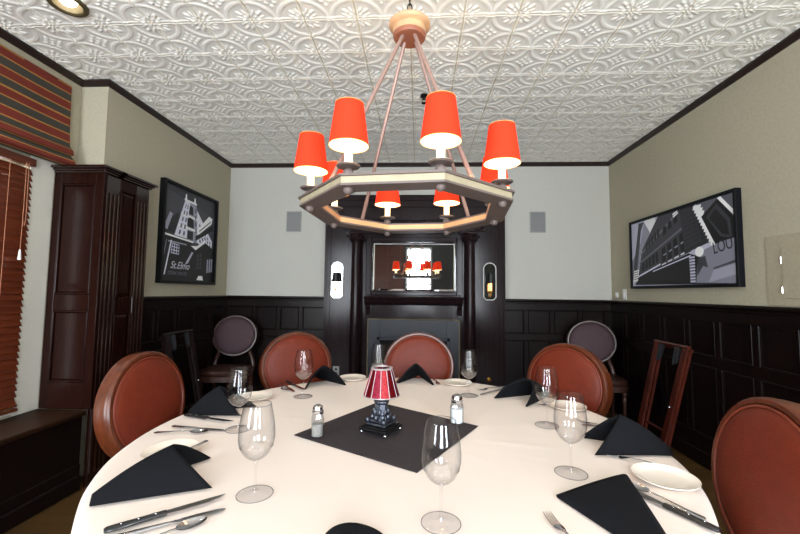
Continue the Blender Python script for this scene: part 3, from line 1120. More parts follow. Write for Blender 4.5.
pic += [(206, [(.05, .06), (.07, .06), (.16, .42), (.14, .42)]), (120, [(.0, .12), (.015, .12), (.08, .42), (.065, .42)])]
pic.append((196, [(.15, .285), (.29, .28), (.29, .385), (.165, .395)]))
pic += para((.155, .288), (.288, .283), (.288, .382), (.168, .392), 3, 3, .12, .12, 60)
pic.append((170, [(.40, .18), (.46, .20), (.56, .33), (.52, .33)]))
pic.append((228, [(.50, .40), (.60, .36), (.80, .47), (.78, .49), (.62, .41)]))
pic += para((.62, .13), (.74, .15), (.74, .34), (.62, .32), 2, 4, .18, .14, 66)
pic += para((.84, .10), (.98, .12), (.98, .30), (.84, .28), 3, 1, .2, .05, 150)
pic.append((236, [(.64, .02), (.78, .02), (.76, .07), (.68, .07)]))
t = thing('framed_photograph', 'black framed picture of a gabled building, on the left wall beside the cabinet', 'picture', (XL, 3.785, 1.857))
Wd, Hd = .93, .955
tw = lambda u, v, k: (.026 + k, u, v)
me = art_mesh(pic, Wd - .05, Hd - .05, tw)
o = bpy.data.objects.new('print', me)
COL.objects.link(o)
o.parent = t
me2 = text_mesh('St.Elmo', .098, .35, M['ink_white'])
lt = bpy.data.objects.new('lettering', me2)
COL.objects.link(lt)
lt.parent = o
lt.matrix_local = Matrix(((0, 0, 1, .026 + .00006 * len(pic) + .0006), (1, 0, 0, -.31), (0, 1, 0, -.335), (0, 0, 0, 1)))
me3 = text_mesh('STEAK HOUSE', .046, 0, M['ink_grey'])
lt2 = bpy.data.objects.new('lettering', me3)
COL.objects.link(lt2)
lt2.parent = o
lt2.matrix_local = Matrix(((0, 0, 1, .026 + .00006 * len(pic) + .0006), (1, 0, 0, -.34), (0, 1, 0, -.395), (0, 0, 0, 1)))
mb = MB()
fw = .028
for lo, hi in (((0, -Wd / 2, -Hd / 2), (.055, -Wd / 2 + fw, Hd / 2)), ((0, Wd / 2 - fw, -Hd / 2), (.055, Wd / 2, Hd / 2)),
               ((0, -Wd / 2 + fw, -Hd / 2), (.055, Wd / 2 - fw, -Hd / 2 + fw)), ((0, -Wd / 2 + fw, Hd / 2 - fw), (.055, Wd / 2 - fw, Hd / 2))):
    mb.box(lo, hi, .003)
mb.build('picture_frame', M['frame_black'], t)
MB().box((.002, -Wd / 2 + .02, -Hd / 2 + .02), (.024, Wd / 2 - .02, Hd / 2 - .02)).build('backing', M['frame_black'], t)

# right print: long street front seen at a slant, signboard with big letters
pic = []
pic.append((176, [(0, 0), (1, 0), (1, 1), (0, 1)]))
pic.append((232, [(.10, .55), (.34, .84), (.30, 1), (.18, 1)]))
pic.append((120, [(0, .10), (.07, .12), (.14, .72), (.0, .40)]))
pic.append((64, [(.05, .15), (.13, .86), (.17, .98), (.10, .98), (.02, .30)]))
pic.append((142, [(.07, .16), (.15, .30), (.24, .80), (.17, .98), (.10, .55)]))
pic.append((66, [(.08, .15), (.66, .42), (.60, 1.0), (.34, 1.0), (.14, .56)]))           # main brick front
pic.append((104, [(.10, .34), (.60, .74), (.60, .77), (.10, .37)]))
pic.append((104, [(.12, .47), (.56, .96), (.52, .96), (.12, .50)]))
pic += para((.12, .20), (.34, .33), (.33, .52), (.13, .36), 5, 1, .2, .1, 22)
pic += para((.36, .30), (.62, .44), (.60, .72), (.36, .52), 4, 1, .18, .06, 18)
pic += para((.17, .50), (.36, .70), (.35, .84), (.19, .64), 5, 1, .22, .08, 24)
pic += para((.38, .68), (.56, .86), (.54, .98), (.38, .80), 3, 1, .2, .05, 24)
pic += para((.375, .405), (.615, .56), (.612, .585), (.375, .425), 4, 1, .22, .1, 150)
pic += para((.36, .275), (.62, .415), (.62, .435), (.36, .295), 4, 1, .14, .05, 214)
pic += para((.50, .90), (.56, .96), (.55, 1.0), (.49, .97), 1, 2, .1, .1, 220)
pic.append((44, [(.60, .40), (.82, .50), (.70, 1.0), (.57, 1.0)]))
pic += para((.60, .44), (.76, .52), (.70, .98), (.58, .98), 5, 9, .06, .12, 56)
z = [(.66, .98), (.69, .98)]
jag = [(.66, 1.0), (.70, 1.0), (.735, .90), (.72, .885), (.75, .80), (.735, .785), (.77, .69), (.755, .67), (.795, .58), (.775, .56), (.83, .46), (.80, .44), (.86, .36), (.81, .33),
       (.775, .36), (.79, .40), (.755, .47), (.77, .50), (.735, .58), (.75, .61), (.715, .69), (.73, .72), (.70, .79), (.71, .82), (.675, .89), (.69, .92)]
pic.append((90, [(.72, 1.0), (.78, .82), (1, .40), (1, 1)]))
for k in range(14):
    a = (.705 + .012 * k, .96 - .043 * k)
    pic.append((232, [(a[0] - .014, a[1] - .032), (a[0] + .050, a[1] - .035), (a[0] + .058, a[1] + .018), (a[0] - .010, a[1] + .022)]))
pic.append((24, [(.76, .82), (.89, .99), (1, .72), (1, .42), (.86, .46)]))
pic.append((60, [(.80, .80), (.88, .93), (.97, .72), (.98, .50), (.90, .54)]))
pic.append((30, [(.82, .78), (.87, .88), (.95, .70), (.96, .54), (.91, .57)]))
pic.append((236, [(.885, .99), (1, .74), (1, .80), (.91, 1.0)]))
pic.append((26, [(.04, .02), (1, .0), (1, .34), (.80, .30), (.64, .40), (.10, .16)]))
pic.append((200, [(.06, .12), (.36, .29), (.36, .315), (.06, .145)]))
pic.append((196, [(.27, .20), (.66, .36), (.66, .375), (.27, .215)]))
pic += para((.645, .02), (.70, .02), (.70, .36), (.64, .36), 1, 9, .1, .18, 176)
pic.append((126, [(.70, .02), (1, .0), (1, .50), (.90, .48), (.78, .42), (.72, .30)]))
pic.append((150, [(.80, .02), (1, .10), (1, .22), (.84, .16)]))
pic.append((70, [(.84, .17), (1, .23), (1, .26), (.84, .19)]))
pic.append((62, [(.71, .10), (.76, .22), (.80, .20), (.78, .34), (.72, .32)]))
cx_, cy_ = .735, .40
pic.append((240, [(cx_ + .036 * math.cos(a), cy_ + .062 * math.sin(a)) for a in [2 * PI * k / 18 for k in range(18)]]))
pic.append((236, [(.02, .06), (.08, .08), (.10, .26), (.03, .24)]))
pic += [(70, [(.03, .10 + .035 * k), (.088, .115 + .035 * k), (.088, .127 + .035 * k), (.03, .112 + .035 * k)]) for k in range(4)]
t = thing('framed_photograph', 'wide black framed picture of a brick street front, on the right wall', 'picture', (XR, 3.435, 1.730))
Wd, Hd = 1.365, .69
tw = lambda u, v, k: (-.030 - k, -u, v)
me = art_mesh(pic, Wd - .05, Hd - .05, tw)
o = bpy.data.objects.new('print', me)
COL.objects.link(o)
o.parent = t
me2 = text_mesh('LOU', .125, 0, M['ink_dark'])
lt = bpy.data.objects.new('lettering', me2)
COL.objects.link(lt)
lt.parent = o
dx = -.030 - .00006 * len(pic) - .0006
lt.matrix_local = Matrix.Translation((dx, -.455, -.098)) @ Matrix(((0, 0, -1, 0), (-1, 0, 0, 0), (0, 1, 0, 0), (0, 0, 0, 1))) @ Matrix.Rotation(R(9), 4, 'Z') @ Matrix.Scale(.75, 4, (1, 0, 0))
mb = MB()
fw = .026
for lo, hi in (((-.045, -Wd / 2, -Hd / 2), (0, -Wd / 2 + fw, Hd / 2)), ((-.045, Wd / 2 - fw, -Hd / 2), (0, Wd / 2, Hd / 2)),
               ((-.045, -Wd / 2 + fw, -Hd / 2), (0, Wd / 2 - fw, -Hd / 2 + fw)), ((-.045, -Wd / 2 + fw, Hd / 2 - fw), (0, Wd / 2 - fw, Hd / 2))):
    mb.box(lo, hi, .003)
mb.build('picture_frame', M['frame_blue'], t)
MB().box((-.028, -Wd / 2 + .02, -Hd / 2 + .02), (-.002, Wd / 2 - .02, Hd / 2 - .02)).build('backing', M['frame_black'], t)

# light switches at the right corner
def wall_switch(y, z, w, h, label, m):
    t = thing('light_switch', label, 'switch', (XR, y, z))
    MB().box((-.008, -w, -h), (0, w, h), .003).build('cover_plate', m, t)
    MB().box((-.013, -w * .4, -h * .5), (-.006, w * .4, h * .5), .002).build('rocker', M['white_plastic'], t)


wall_switch(4.475, 1.318, .032, .030, 'small white square control on the right wall near the back corner', M['white_plastic'])
wall_switch(4.31, 1.325, .037, .058, 'tall pale light switch on the right wall beside the corner control', M['white_plastic'])

# access panel
t = thing('access_panel', 'beige painted access panel on the right wall beside the wide picture', 'access panel', (XR, 2.3, 1.46))
MB().box((-.005, -.30, -.196), (0, .285, .24), .003).build('outer_board', M['access'], t)
MB().box((-.010, -.26, -.150), (-.005, .175, .165), .004).build('door', M['access'], t)
for z in (.085, -.10):
    MB().box((-.016, .172, z - .022), (-.004, .182, z + .022), .002).build('hinge', M['chrome'], t, label='small chrome hinge')


# ------------------------------------------------------------------ ceiling fittings
def downlight(x, y, label):
    t = thing('recessed_downlight', label, 'ceiling light', (x, y, ZC))
    MB().lathe([(.066, .0), (.066, -.010), (.074, -.016), (.090, -.016), (.094, -.010), (.094, 0)], 36, caps=False).build('trim_ring', M['downlight'], t)
    MB().lathe([(.067, -.010), (.060, .03), (.055, .09), (.050, .12), (0, .121)], 36, caps=False).build('baffle', M['downlight'], t)
    MB().lathe([(0, -.006), (.030, -.002), (.042, .012), (.038, .05), (.016, .10), (.016, .119)], 24).build('bulb', M['dl_bulb'], t, label='lit white bulb')
    L = bpy.data.lights.new('downlight_lamp', 'SPOT')
    L.energy = 9
    L.spot_size = R(125)
    L.spot_blend = .8
    L.shadow_soft_size = .05
    L.color = (1.0, .93, .82)
    lo = bpy.data.objects.new('downlight_lamp', L)
    COL.objects.link(lo)
    lo.location = (x, y, ZC - .030)


dl_labels = ['recessed brass downlight in the tin ceiling near the window wall',
             'added unseen brass fill downlight in the tin ceiling near the right wall',
             'added unseen brass fill downlight behind the table on the window side',
             'added unseen brass fill downlight behind the table on the right side']
for (x, y), lb in zip(DOWN, dl_labels):
    downlight(x, y, lb)

t = thing('fire_sprinkler', 'small dark fire sprinkler under the tin ceiling behind the chandelier', 'sprinkler', (.025, 2.98, ZC))
mb = MB().lathe([(.028, 0), (.028, -.018), (.012, -.022), (.010, -.04), (0, -.041)], 18)
mb.build('escutcheon', M['chain'], t)
mb = MB().tube([(-.010, 0, -.035), (-.018, 0, -.05), (-.006, 0, -.066)], .003, 8)
mb.tube([(.010, 0, -.035), (.018, 0, -.05), (.006, 0, -.066)], .003, 8)
mb.lathe([(.020, -.066), (.020, -.069), (0, -.070)], 16)
mb.build('deflector', M['chain'], t)


# ------------------------------------------------------------------ chandelier
CC = Vector((-.054, 1.687, 1.66))
t = thing('chandelier', 'octagonal chandelier with eight red shades hanging over the table', 'chandelier', tuple(CC))
TILT = Matrix.Rotation(math.atan(-.0417), 4, 'X')
ROT = R(-5.5)
VA = [R(a) + ROT for a in (-112.5, -67.5, -22.5, 22.5, 67.5, 112.5, 157.5, 202.5)]


def octring(mb, ro, ri, z0, z1, mx):
    v, f = [], []
    for a in VA:
        c, s = math.cos(a), math.sin(a)
        v += [(ro * c, ro * s, z0), (ro * c, ro * s, z1), (ri * c, ri * s, z1), (ri * c, ri * s, z0)]
    for k in range(8):
        j = (k + 1) % 8
        for m in range(4):
            f.append((k * 4 + m, j * 4 + m, j * 4 + (m + 1) % 4, k * 4 + (m + 1) % 4))
    mb.add(v, f, mx)


mb = MB()
octring(mb, .464, .376, .004, .012, TILT)
octring(mb, .470, .380, .036, .044, TILT)
mb.build('ring_frame', M['ring_wood'], t)
mb = MB()
octring(mb, .460, .452, .012, .036, TILT)
mb.build('outer_band', M['ring_band'], t, label='cream outer band of the ring')
mb = MB()
octring(mb, .386, .380, .012, .036, TILT)
mb.build('inner_band', M['ring_in'], t, label='warm wood inner face of the ring')
mb = MB().lathe([(0, .812), (.068, .812), (.074, .820), (.075, .86)], 40)
lo = mb.build('canopy_cup', M['canopy_low'], t)
mb = MB().lathe([(.075, .830), (.076, .858), (.090, .864), (.095, .872), (.095, .880), (.088, .887), (.03, .892), (0, .892)], 40, caps=False)
mb.build('canopy', M['canopy'], t)
mb = MB()
for k in range(11):                                # chain links up to the ceiling
    z0 = .908 + k * .0275
    pl = [(.010 * math.cos(a), 0, z0 + .0175 * math.sin(a)) for a in [2 * PI * q / 14 for q in range(14)]]
    mb.tube(pl, .003, 6, Matrix.Rotation(R(90 * (k % 2)), 4, 'Z'), closed=True)
mb.build('chain', M['chain'], t)
MB().lathe([(.040, 1.222), (.040, 1.214), (.030, 1.204), (.006, 1.198), (0, 1.198)], 24).build('ceiling_hook', M['chain'], t)
for a in (39.5, 129.5, 219.5, 309.5):
    a = R(a)
    p0 = Vector((.036 * math.cos(a), .036 * math.sin(a), .818))
    p1 = TILT @ Vector((.392 * math.cos(a), .392 * math.sin(a), .042))
    MB().tube([p0, p1], .0088, 12).build('rod', M['rod'], t)
for a in VA:
    c, s = math.cos(a), math.sin(a)
    P = TILT @ Vector((.421 * c, .421 * s, 0))
    mx = Matrix.Translation(P)
    fx = mx
    MB().ball((0, 0, .0), .0175, 18, mx).build('finial', M['ring_wood'], t)
    mx = Matrix.Translation(P + Vector((0, 0, -.020)))
    mb = MB().lathe([(.010, .060), (.017, .068), (.020, .078), (.017, .088), (.008, .094), (.014, .097), (.038, .099), (.043, .104), (.041, .106), (.014, .103), (0, .103)], 28, mx)
    h = mb.build('drip_plate', M['ring_wood'], t)
    MB().lathe([(.0145, .104), (.0145, .195), (.006, .200), (0, .200)], 20, mx).build('candle_sleeve', M['candle'], h, label='ivory candle sleeve')
    MB().lathe([(.008, .200), (.017, .225), (.016, .245), (.006, .270), (0, .275)], 16, mx).build('bulb', M['bulb'], h, label='lit bulb')
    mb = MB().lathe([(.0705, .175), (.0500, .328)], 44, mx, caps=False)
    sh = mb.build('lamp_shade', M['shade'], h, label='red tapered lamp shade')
    # white lining, rims and the wire that carries the shade share the shade's sub-part mesh
    me = sh.data
    mb2 = MB()
    mb2.v, mb2.f, mb2.mi = [tuple(v.co) for v in me.vertices], [tuple(p.vertices) for p in me.polygons], [0] * len(me.polygons)
    mb2.lathe([(.0690, .1752), (.0485, .3278)], 44, mx, 1, caps=False)
    for rr, zz in ((.0700, .176), (.0496, .327)):
        mb2.tube([mx @ Vector((rr * math.cos(q), rr * math.sin(q), zz)) for q in [2 * PI * i / 44 for i in range(44)]], .0016, 6, None, 2, closed=True)
    for i in range(3):
        q = 2 * PI * i / 3
        mb2.tube([mx @ Vector((.049 * math.cos(q), .049 * math.sin(q), .322)), mx @ Vector((0, 0, .300))], .0012, 6, None, 2)
    nm = sh.name
    bpy.data.objects.remove(sh)
    bpy.data.meshes.remove(me)
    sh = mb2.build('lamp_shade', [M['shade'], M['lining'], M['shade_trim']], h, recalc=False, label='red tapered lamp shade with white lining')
    L = bpy.data.lights.new('candle_lamp', 'POINT')
    L.energy = 8.5
    L.color = (1.0, .74, .46)
    L.shadow_soft_size = .02
    lo = bpy.data.objects.new('candle_lamp', L)
    COL.objects.link(lo)
    lo.location = CC + P + Vector((0, 0, .215))


# ------------------------------------------------------------------ chairs
def make_chair(label, group, leather, seam, woodm, seatm, loc, rot, name='dining_chair'):
    """round-backed side chair, faces +y"""
    t = thing(name, label, 'chair', loc, rot, group)

    def plan(u, grow=0.0):
        a = 2 * PI * u
        c, s = math.cos(a), math.sin(a)
        e = .55
        x = math.copysign(abs(c) ** e, c) * (.245 + grow)
        y = math.copysign(abs(s) ** e, s) * (.225 + grow)
        return x * (1 + .10 * y / .225), y
    N = 40

    def slabm(levels):
        mb = MB()
        v, f = [], []
        for g, z in levels:
            for k in range(N):
                x, y = plan(k / N, g)
                v.append((x, y, z))
        for i in range(len(levels) - 1):
            for k in range(N):
                k2 = (k + 1) % N
                f.append((i * N + k, i * N + k2, (i + 1) * N + k2, (i + 1) * N + k))
        f.append(tuple(range(N))[::-1])
        f.append(tuple((len(levels) - 1) * N + k for k in range(N)))
        return mb.add(v, f)
    slabm([(.005, .372), (.010, .376), (.010, .425), (.004, .430)]).build('seat_rail', woodm, t)
    slabm([(-.004, .430), (.004, .440), (.006, .462), (-.006, .480), (-.045, .492), (-.12, .498)]).build('seat', seatm, t)
    for s in (-1, 1):
        mx = Matrix.Translation((s * .212, .185, 0))
        MB().lathe([(.011, 0), (.013, .02), (.020, .26), (.024, .31), (.016, .325), (.023, .34), (.025, .374)], 16, mx).build('leg', woodm, t)
        MB().tube([(s * .195, -.19, .38), (s * .198, -.205, .22), (s * .205, -.245, 0)], [.022, .019, .014], 10, sx=1, sy=1.1).build('leg', woodm, t)
    # back: an oval frame leaning a little, padded on both faces
    A_, B_, cz, lean = .238, .222, .80, R(9)
    mxb = Matrix.Translation((0, -.235, cz)) @ Matrix.Rotation(lean, 4, 'X')
    NB = 56
    mb = MB()
    sec = [(.012, .030), (.008, .036), (-.004, .036), (-.010, .030), (-.013, .015), (-.011, .006), (-.013, -.004), (-.012, -.024), (-.004, -.032), (.010, -.032), (.016, -.020), (.018, .015)]
    v, f = [], []
    ns = len(sec)
    for k in range(NB):
        a = 2 * PI * k / NB
        c, s = math.cos(a), math.sin(a)
        for din, dy in sec:
            v.append((c * (A_ - din), dy, s * (B_ - din)))
    for k in range(NB):
        k2 = (k + 1) % NB
        for i in range(ns):
            i2 = (i + 1) % ns
            f.append((k * ns + i, k * ns + i2, k2 * ns + i2, k2 * ns + i))
    mb.add(v, f, mxb)
    mb.build('back_frame', woodm, t)

    def padm(side, dome):
        mb = MB()
        prof = [(1.0, .020), (.985, .030), (.95, .038), (.85, .046), (.6, .046 + dome * .5), (.3, .046 + dome * .85), (0, .046 + dome)]
        v, f = [], []
        a_, b_ = A_ - .014, B_ - .014
        for q, d in prof[:-1]:
            for k in range(NB):
                an = 2 * PI * k / NB
                v.append((math.cos(an) * a_ * q, side * d, math.sin(an) * b_ * q))
        v.append((0, side * prof[-1][1], 0))
        n = len(prof) - 1
        for i in range(n - 1):
            for k in range(NB):
                k2 = (k + 1) % NB
                f.append((i * NB + k, i * NB + k2, (i + 1) * NB + k2, (i + 1) * NB + k))
        for k in range(NB):
            f.append(((n - 1) * NB + k, (n - 1) * NB + (k + 1) % NB, n * NB))
        return mb.add(v, f, mxb)
    pad = padm(1, .010).build('backrest', leather, t)
    mb = MB().tube([mxb @ Vector((math.cos(q) * (A_ - .017), .036, math.sin(q) * (B_ - .017))) for q in [2 * PI * k / 64 for k in range(64)]], .0042, 8, closed=True)
    mb.build('piping', seam, pad)
    padm(-1, .004).build('back_cover', leather, t)
    for s in (-1, 1):
        pts = [(s * .205, -.195, .40), (s * .210, -.215, .48), (s * .196, -.225, .54), (s * .172, -.222, .60), (s * .160, -.218, .645)]
        MB().tube(pts, [.021, .020, .018, .017, .016], 10, sx=1.0, sy=1.2).build('back_post', woodm, t)
    return t


def face(deg):
    return R(deg - 90)


RED = ('leather', 'leather_seam', 'chair_wood', 'leather')
G1 = 'red leather round-backed chairs at the table'
chair_spots = [
    (-1.275, 1.73, 0, 'red leather round-backed chair at the left of the table by the cabinet'),
    (-.87, 2.72, -55, 'red leather round-backed chair at the table below the left sconce'),
    (.00, 2.83, -88, 'red leather round-backed chair at the table in front of the hearth'),
    (.88, 2.33, 218, 'red leather round-backed chair at the table in front of the plum chair on the right'),
    (1.02, 1.14, 170, 'red leather round-backed chair nearest on the right of the table'),
]
red0 = None
for x, y, deg, lb in chair_spots:
    d = Vector((math.cos(R(deg)), math.sin(R(deg)), 0))
    loc = (x + d.x * .27, y + d.y * .27, 0)
    if red0 is None:
        red0 = make_chair(lb, G1, *[M[k] for k in RED], loc, face(deg))
    else:
        dup(red0, loc, face(deg), lb)
G2 = 'plum upholstered chairs against the panelling'
pl0 = make_chair('plum upholstered round-backed chair in the left back corner', G2, M['purple'], M['purple_seam'], M['plum_wood'], M['brown_seat'],
                 (-2.07, 4.16, 0), face(-80), 'side_chair')
dup(pl0, (1.84, 4.16, 0), face(257), 'plum upholstered round-backed chair in the right back corner')


# ------------------------------------------------------------------ folded tray stands leaning on the side walls
def tray_stand(label, loc, rot, lean, wd='tray_wood'):
    """stands in the plane of local x and z, folded flat, leaning towards local +y"""
    t = thing('tray_stand', label, 'tray stand', loc, rot, 'folded wooden tray stands leaning on the panelling')
    mx = Matrix.Rotation(-lean, 4, 'X')
    H, w = .945, .188
    for k, y in enumerate((0, .030)):
        ww = w - .006 * k
        for s in (-1, 1):
            tp, bt = (ww - .005, ww - .03)
            a = Vector((s * tp, y, H - .02 * k))
            b = Vector((s * bt, y, .012))
            mb = MB()
            hw, hd = .029, .011
            v = [(b.x - hw, y - hd, b.z), (b.x + hw, y - hd, b.z), (b.x + hw, y + hd, b.z), (b.x - hw, y + hd, b.z),
                 (a.x - hw * .85, y - hd, a.z), (a.x + hw * .85, y - hd, a.z), (a.x + hw * .85, y + hd, a.z), (a.x - hw * .85, y + hd, a.z)]
            mb.add(v, [(3, 2, 1, 0), (4, 5, 6, 7), (0, 1, 5, 4), (1, 2, 6, 5), (2, 3, 7, 6), (3, 0, 4, 7)], mx)
            mb.build('leg', M[wd], t)
        mb = MB().tube([(-ww - .028, y, H - .02 * k), (ww + .028, y, H - .02 * k)], .014, 12, mx)
        mb.build('top_bar', M[wd], t)
        mb = MB().tube([(-ww + .02, y, .18 + .08 * k), (ww - .02, y, .18 + .08 * k)], .010, 10, mx)
        mb.build('stretcher', M[wd], t)
    for s in (-.55, .55):
        mb = MB()

        def fn(u, v_, s=s):
            x = s * w + (v_ - .5) * .055
            q = u * PI
            return (x, -.017 + .02 * u + .004 * math.sin(v_ * 6), H - .012 - .15 * math.sin(q) ** .8 + .02 * math.sin(q) * v_)
        mb.grid(fn, 16, 4, mx)
        mb.build('strap', M['strap'], t, 60)
    MB().lathe([(.010, -.022), (.012, -.018), (.012, .05), (.010, .054)], 12, mx @ Matrix.Translation((w - .03, .0, .46)) @ Matrix.Rotation(R(-90), 4, 'X')).build('pivot_bolt', M['steel'], t)
    return t


tray_stand('folded red-brown tray stand leaning on the right wall panelling', (1.86, 3.34, 0), R(-90), R(14))
tray_stand('folded dark tray stand leaning on the left wall panelling', (-2.03, 3.53, 0), R(90), R(13), 'tray_dark')

# ------------------------------------------------------------------ table and linen
TX, TY, TR, ZT = -.088, 1.622, 1.0, .755
t = thing('dining_table', 'large round dining table under the white cloth', 'table', (TX, TY, 0))
MB().lathe([(0, .712), (.96, .712), (.975, .72), (.975, .742), (.968, .748), (0, .748)], 72).build('tabletop', M['hidden_wood'], t)
MB().lathe([(.09, .09), (.11, .12), (.07, .2), (.06, .45), (.09, .62), (.22, .70), (.22, .712)], 28).build('pedestal', M['hidden_wood'], t)
for k in range(4):
    a = R(45 + 90 * k)
    MB().tube([(.05 * math.cos(a), .05 * math.sin(a), .14), (.25 * math.cos(a), .25 * math.sin(a), .10), (.48 * math.cos(a), .48 * math.sin(a), .025)], [.05, .042, .026], 10).build('foot', M['hidden_wood'], t)

mb = MB()
NS = 240
levels = [(0.0, ZT)] + [(r_, ZT) for r_ in (.12, .24, .36, .48, .60, .70, .78, .85, .90, .94, .965)]
levels += [(.985, ZT - .0015), (.996, ZT - .007), (1.002, ZT - .016), (1.005, ZT - .035), (1.008, ZT - .08), (1.012, ZT - .14), (1.017, ZT - .19), (1.02, ZT - .235)]
v, f = [], []
v.append((0, 0, ZT))
front = lambda a: 1 + (.026 if math.cos(a) > 0 else .012) * min(1, max(0, .25 - math.sin(a)))
for li, (r_, z) in enumerate(levels[1:]):
    drop = max(0, ZT - z)
    for k in range(NS):
        a = 2 * PI * k / NS
        wv = math.sin(a * 13 + .6 * math.sin(3 * a)) + .5 * math.sin(a * 29 + 1.0)
        rr = r_ + wv * .014 * min(1, drop / .20) + .004 * min(1, drop / .02) * math.sin(a * 5)
        zz = z
        if drop == 0:
            x, y = r_ * math.cos(a), r_ * math.sin(a)
            zz += .0006 * math.sin(9 * x + 3 * y) * math.sin(7 * y - 2 * x)
            for cx_, sg in ((-.34, 1), (.34, 1)):          # ironed fold lines
                zz += .0016 * math.exp(-((x * .85 + y * .52 - cx_) / .008) ** 2) + .0016 * math.exp(-((-x * .52 + y * .85 - cx_) / .008) ** 2)
        rr *= 1 + (front(a) - 1) * (r_ / 1.0)
        v.append((rr * math.cos(a), rr * math.sin(a), zz))
for k in range(NS):
    f.append((0, 1 + k, 1 + (k + 1) % NS))
for i in range(len(levels) - 2):
    for k in range(NS):
        k2 = (k + 1) % NS
        f.append((1 + i * NS + k, 1 + (i + 1) * NS + k, 1 + (i + 1) * NS + k2, 1 + i * NS + k2))
mb.add(v, f)
o = mb.build('tablecloth', M['cloth'], None, 80)
o.location = (TX, TY, 0)
tag(o, 'white linen cloth covering the large round table', 'tablecloth')

ZS = ZT + .0025                         # things stand on the cloth
c4 = [(-.484, 1.526), (-.002, 1.245), (.254, 1.689), (-.205, 2.003)]
mc = (sum(p[0] for p in c4) / 4, sum(p[1] for p in c4) / 4)
mb = MB()


def rn(u, v_):
    a, b, c, d = c4
    x = (a[0] * (1 - u) + b[0] * u) * (1 - v_) + (d[0] * (1 - u) + c[0] * u) * v_
    y = (a[1] * (1 - u) + b[1] * u) * (1 - v_) + (d[1] * (1 - u) + c[1] * u) * v_
    return (x - mc[0], y - mc[1], 0)


bot = [rn(i / 12, j / 12) for i in range(13) for j in range(13)]
mb.grid(lambda u, v_: (rn(u, v_)[0], rn(u, v_)[1], .0026 + .0004 * math.sin(u * 22) * math.sin(v_ * 17)), 24, 24)
mb.grid(lambda u, v_: (rn(u, v_)[0], rn(u, v_)[1], .0), 24, 24)
for e in range(4):
    def ed(u, v_, e=e):
        p = [rn(u, 0), rn(1, u), rn(1 - u, 1), rn(0, 1 - u)][e]
        return (p[0], p[1], .0026 * v_)
    mb.grid(ed, 24, 1)
o = mb.build('table_square', M['runner'], None, 50, recalc=False)
o.location = (mc[0], mc[1], ZS)
tag(o, 'charcoal square cloth laid diagonally at the centre of the table', 'table runner')
ZQ = ZS + .0032

# ---- candle lamp with red mosaic shade
t = thing('candle_lamp', 'small table lamp with a red mosaic glass shade on the charcoal square', 'lamp', (-.149, 1.588, ZQ), R(-28))
mb = MB().box((-.064, -.064, .013), (.064, .064, .024), .003)
mb.box((-.056, -.056, .024), (.056, .056, .030), .003)
mb.build('base_plate', M['pewter_dark'], t)
for sx_ in (-1, 1):
    for sy_ in (-1, 1):
        MB().ball((sx_ * .055, sy_ * .055, .0075), .0075, 12).build('foot', M['chrome'], t)
mb = MB().box((-.044, -.044, .030), (.044, .044, .040), .004)
mb.box((-.037, -.037, .040), (.037, .037, .052), .005)
mb.lathe([(.034, .052), (.030, .060), (.029, .085), (.026, .110), (.031, .116), (.031, .124), (.024, .128)], 8, Matrix.Rotation(R(22.5), 4, 'Z'))
for k in range(8):                                 # cast leaves round the body
    a = 2 * PI * k / 8
    mb.ball((.034 * math.cos(a), .034 * math.sin(a), .062), (.010, .010, .013), 8)
    mb.ball((.029 * math.cos(a + .39), .029 * math.sin(a + .39), .080), (.008, .008, .014), 8)
for sx_ in (-1, 1):
    for sy_ in (-1, 1):
        mb.ball((sx_ * .038, sy_ * .038, .050), (.010, .010, .012), 8)
bd = mb.build('lamp_body', M['pewter'], t)
MB().lathe([(.022, .126), (.028, .130), (.028, .136), (.022, .139), (.012, .142), (.012, .16)], 24).build('collar', M['chrome'], t)
NP = 12
mb = MB()
r0, r1, z0, z1 = .073, .041, .145, .250
for k in range(NP):
    a0, a1 = 2 * PI * (k + .06) / NP, 2 * PI * (k + .94) / NP
    q = lambda r_, a, z: (r_ * math.cos(a), r_ * math.sin(a), z)
    v = []
    for i in range(5):
        a = a0 + (a1 - a0) * i / 4
        v += [q(r0, a, z0), q(r1, a, z1)]
    mb.add(v, [(2 * i, 2 * i + 2, 2 * i + 3, 2 * i + 1) for i in range(4)], None, (0, 1, 2, 0, 2, 1, 0, 1, 0, 2, 1, 0)[k])
for k in range(NP):
    a = 2 * PI * k / NP
    mb.tube([(r0 * math.cos(a), r0 * math.sin(a), z0), (r1 * math.cos(a), r1 * math.sin(a), z1)], [.0015, .0013], 8, None, 3)
for rr, zz in ((r0, z0), (r1, z1)):
    mb.tube([(rr * math.cos(a), rr * math.sin(a), zz) for a in [2 * PI * i / 48 for i in range(48)]], 0.0022, 8, None, 3, closed=True)
mb.lathe([(r1 + .002, z1 - .001), (r1 + .003, z1 + .004), (r1 - .004, z1 + .005), (r1 - .006, z1)], 32, None, 3, caps=False)
mb.build('lamp_shade', [M['mos1'], M['mos2'], M['mos3'], M['lead']], t, label='red mosaic glass lamp shade')


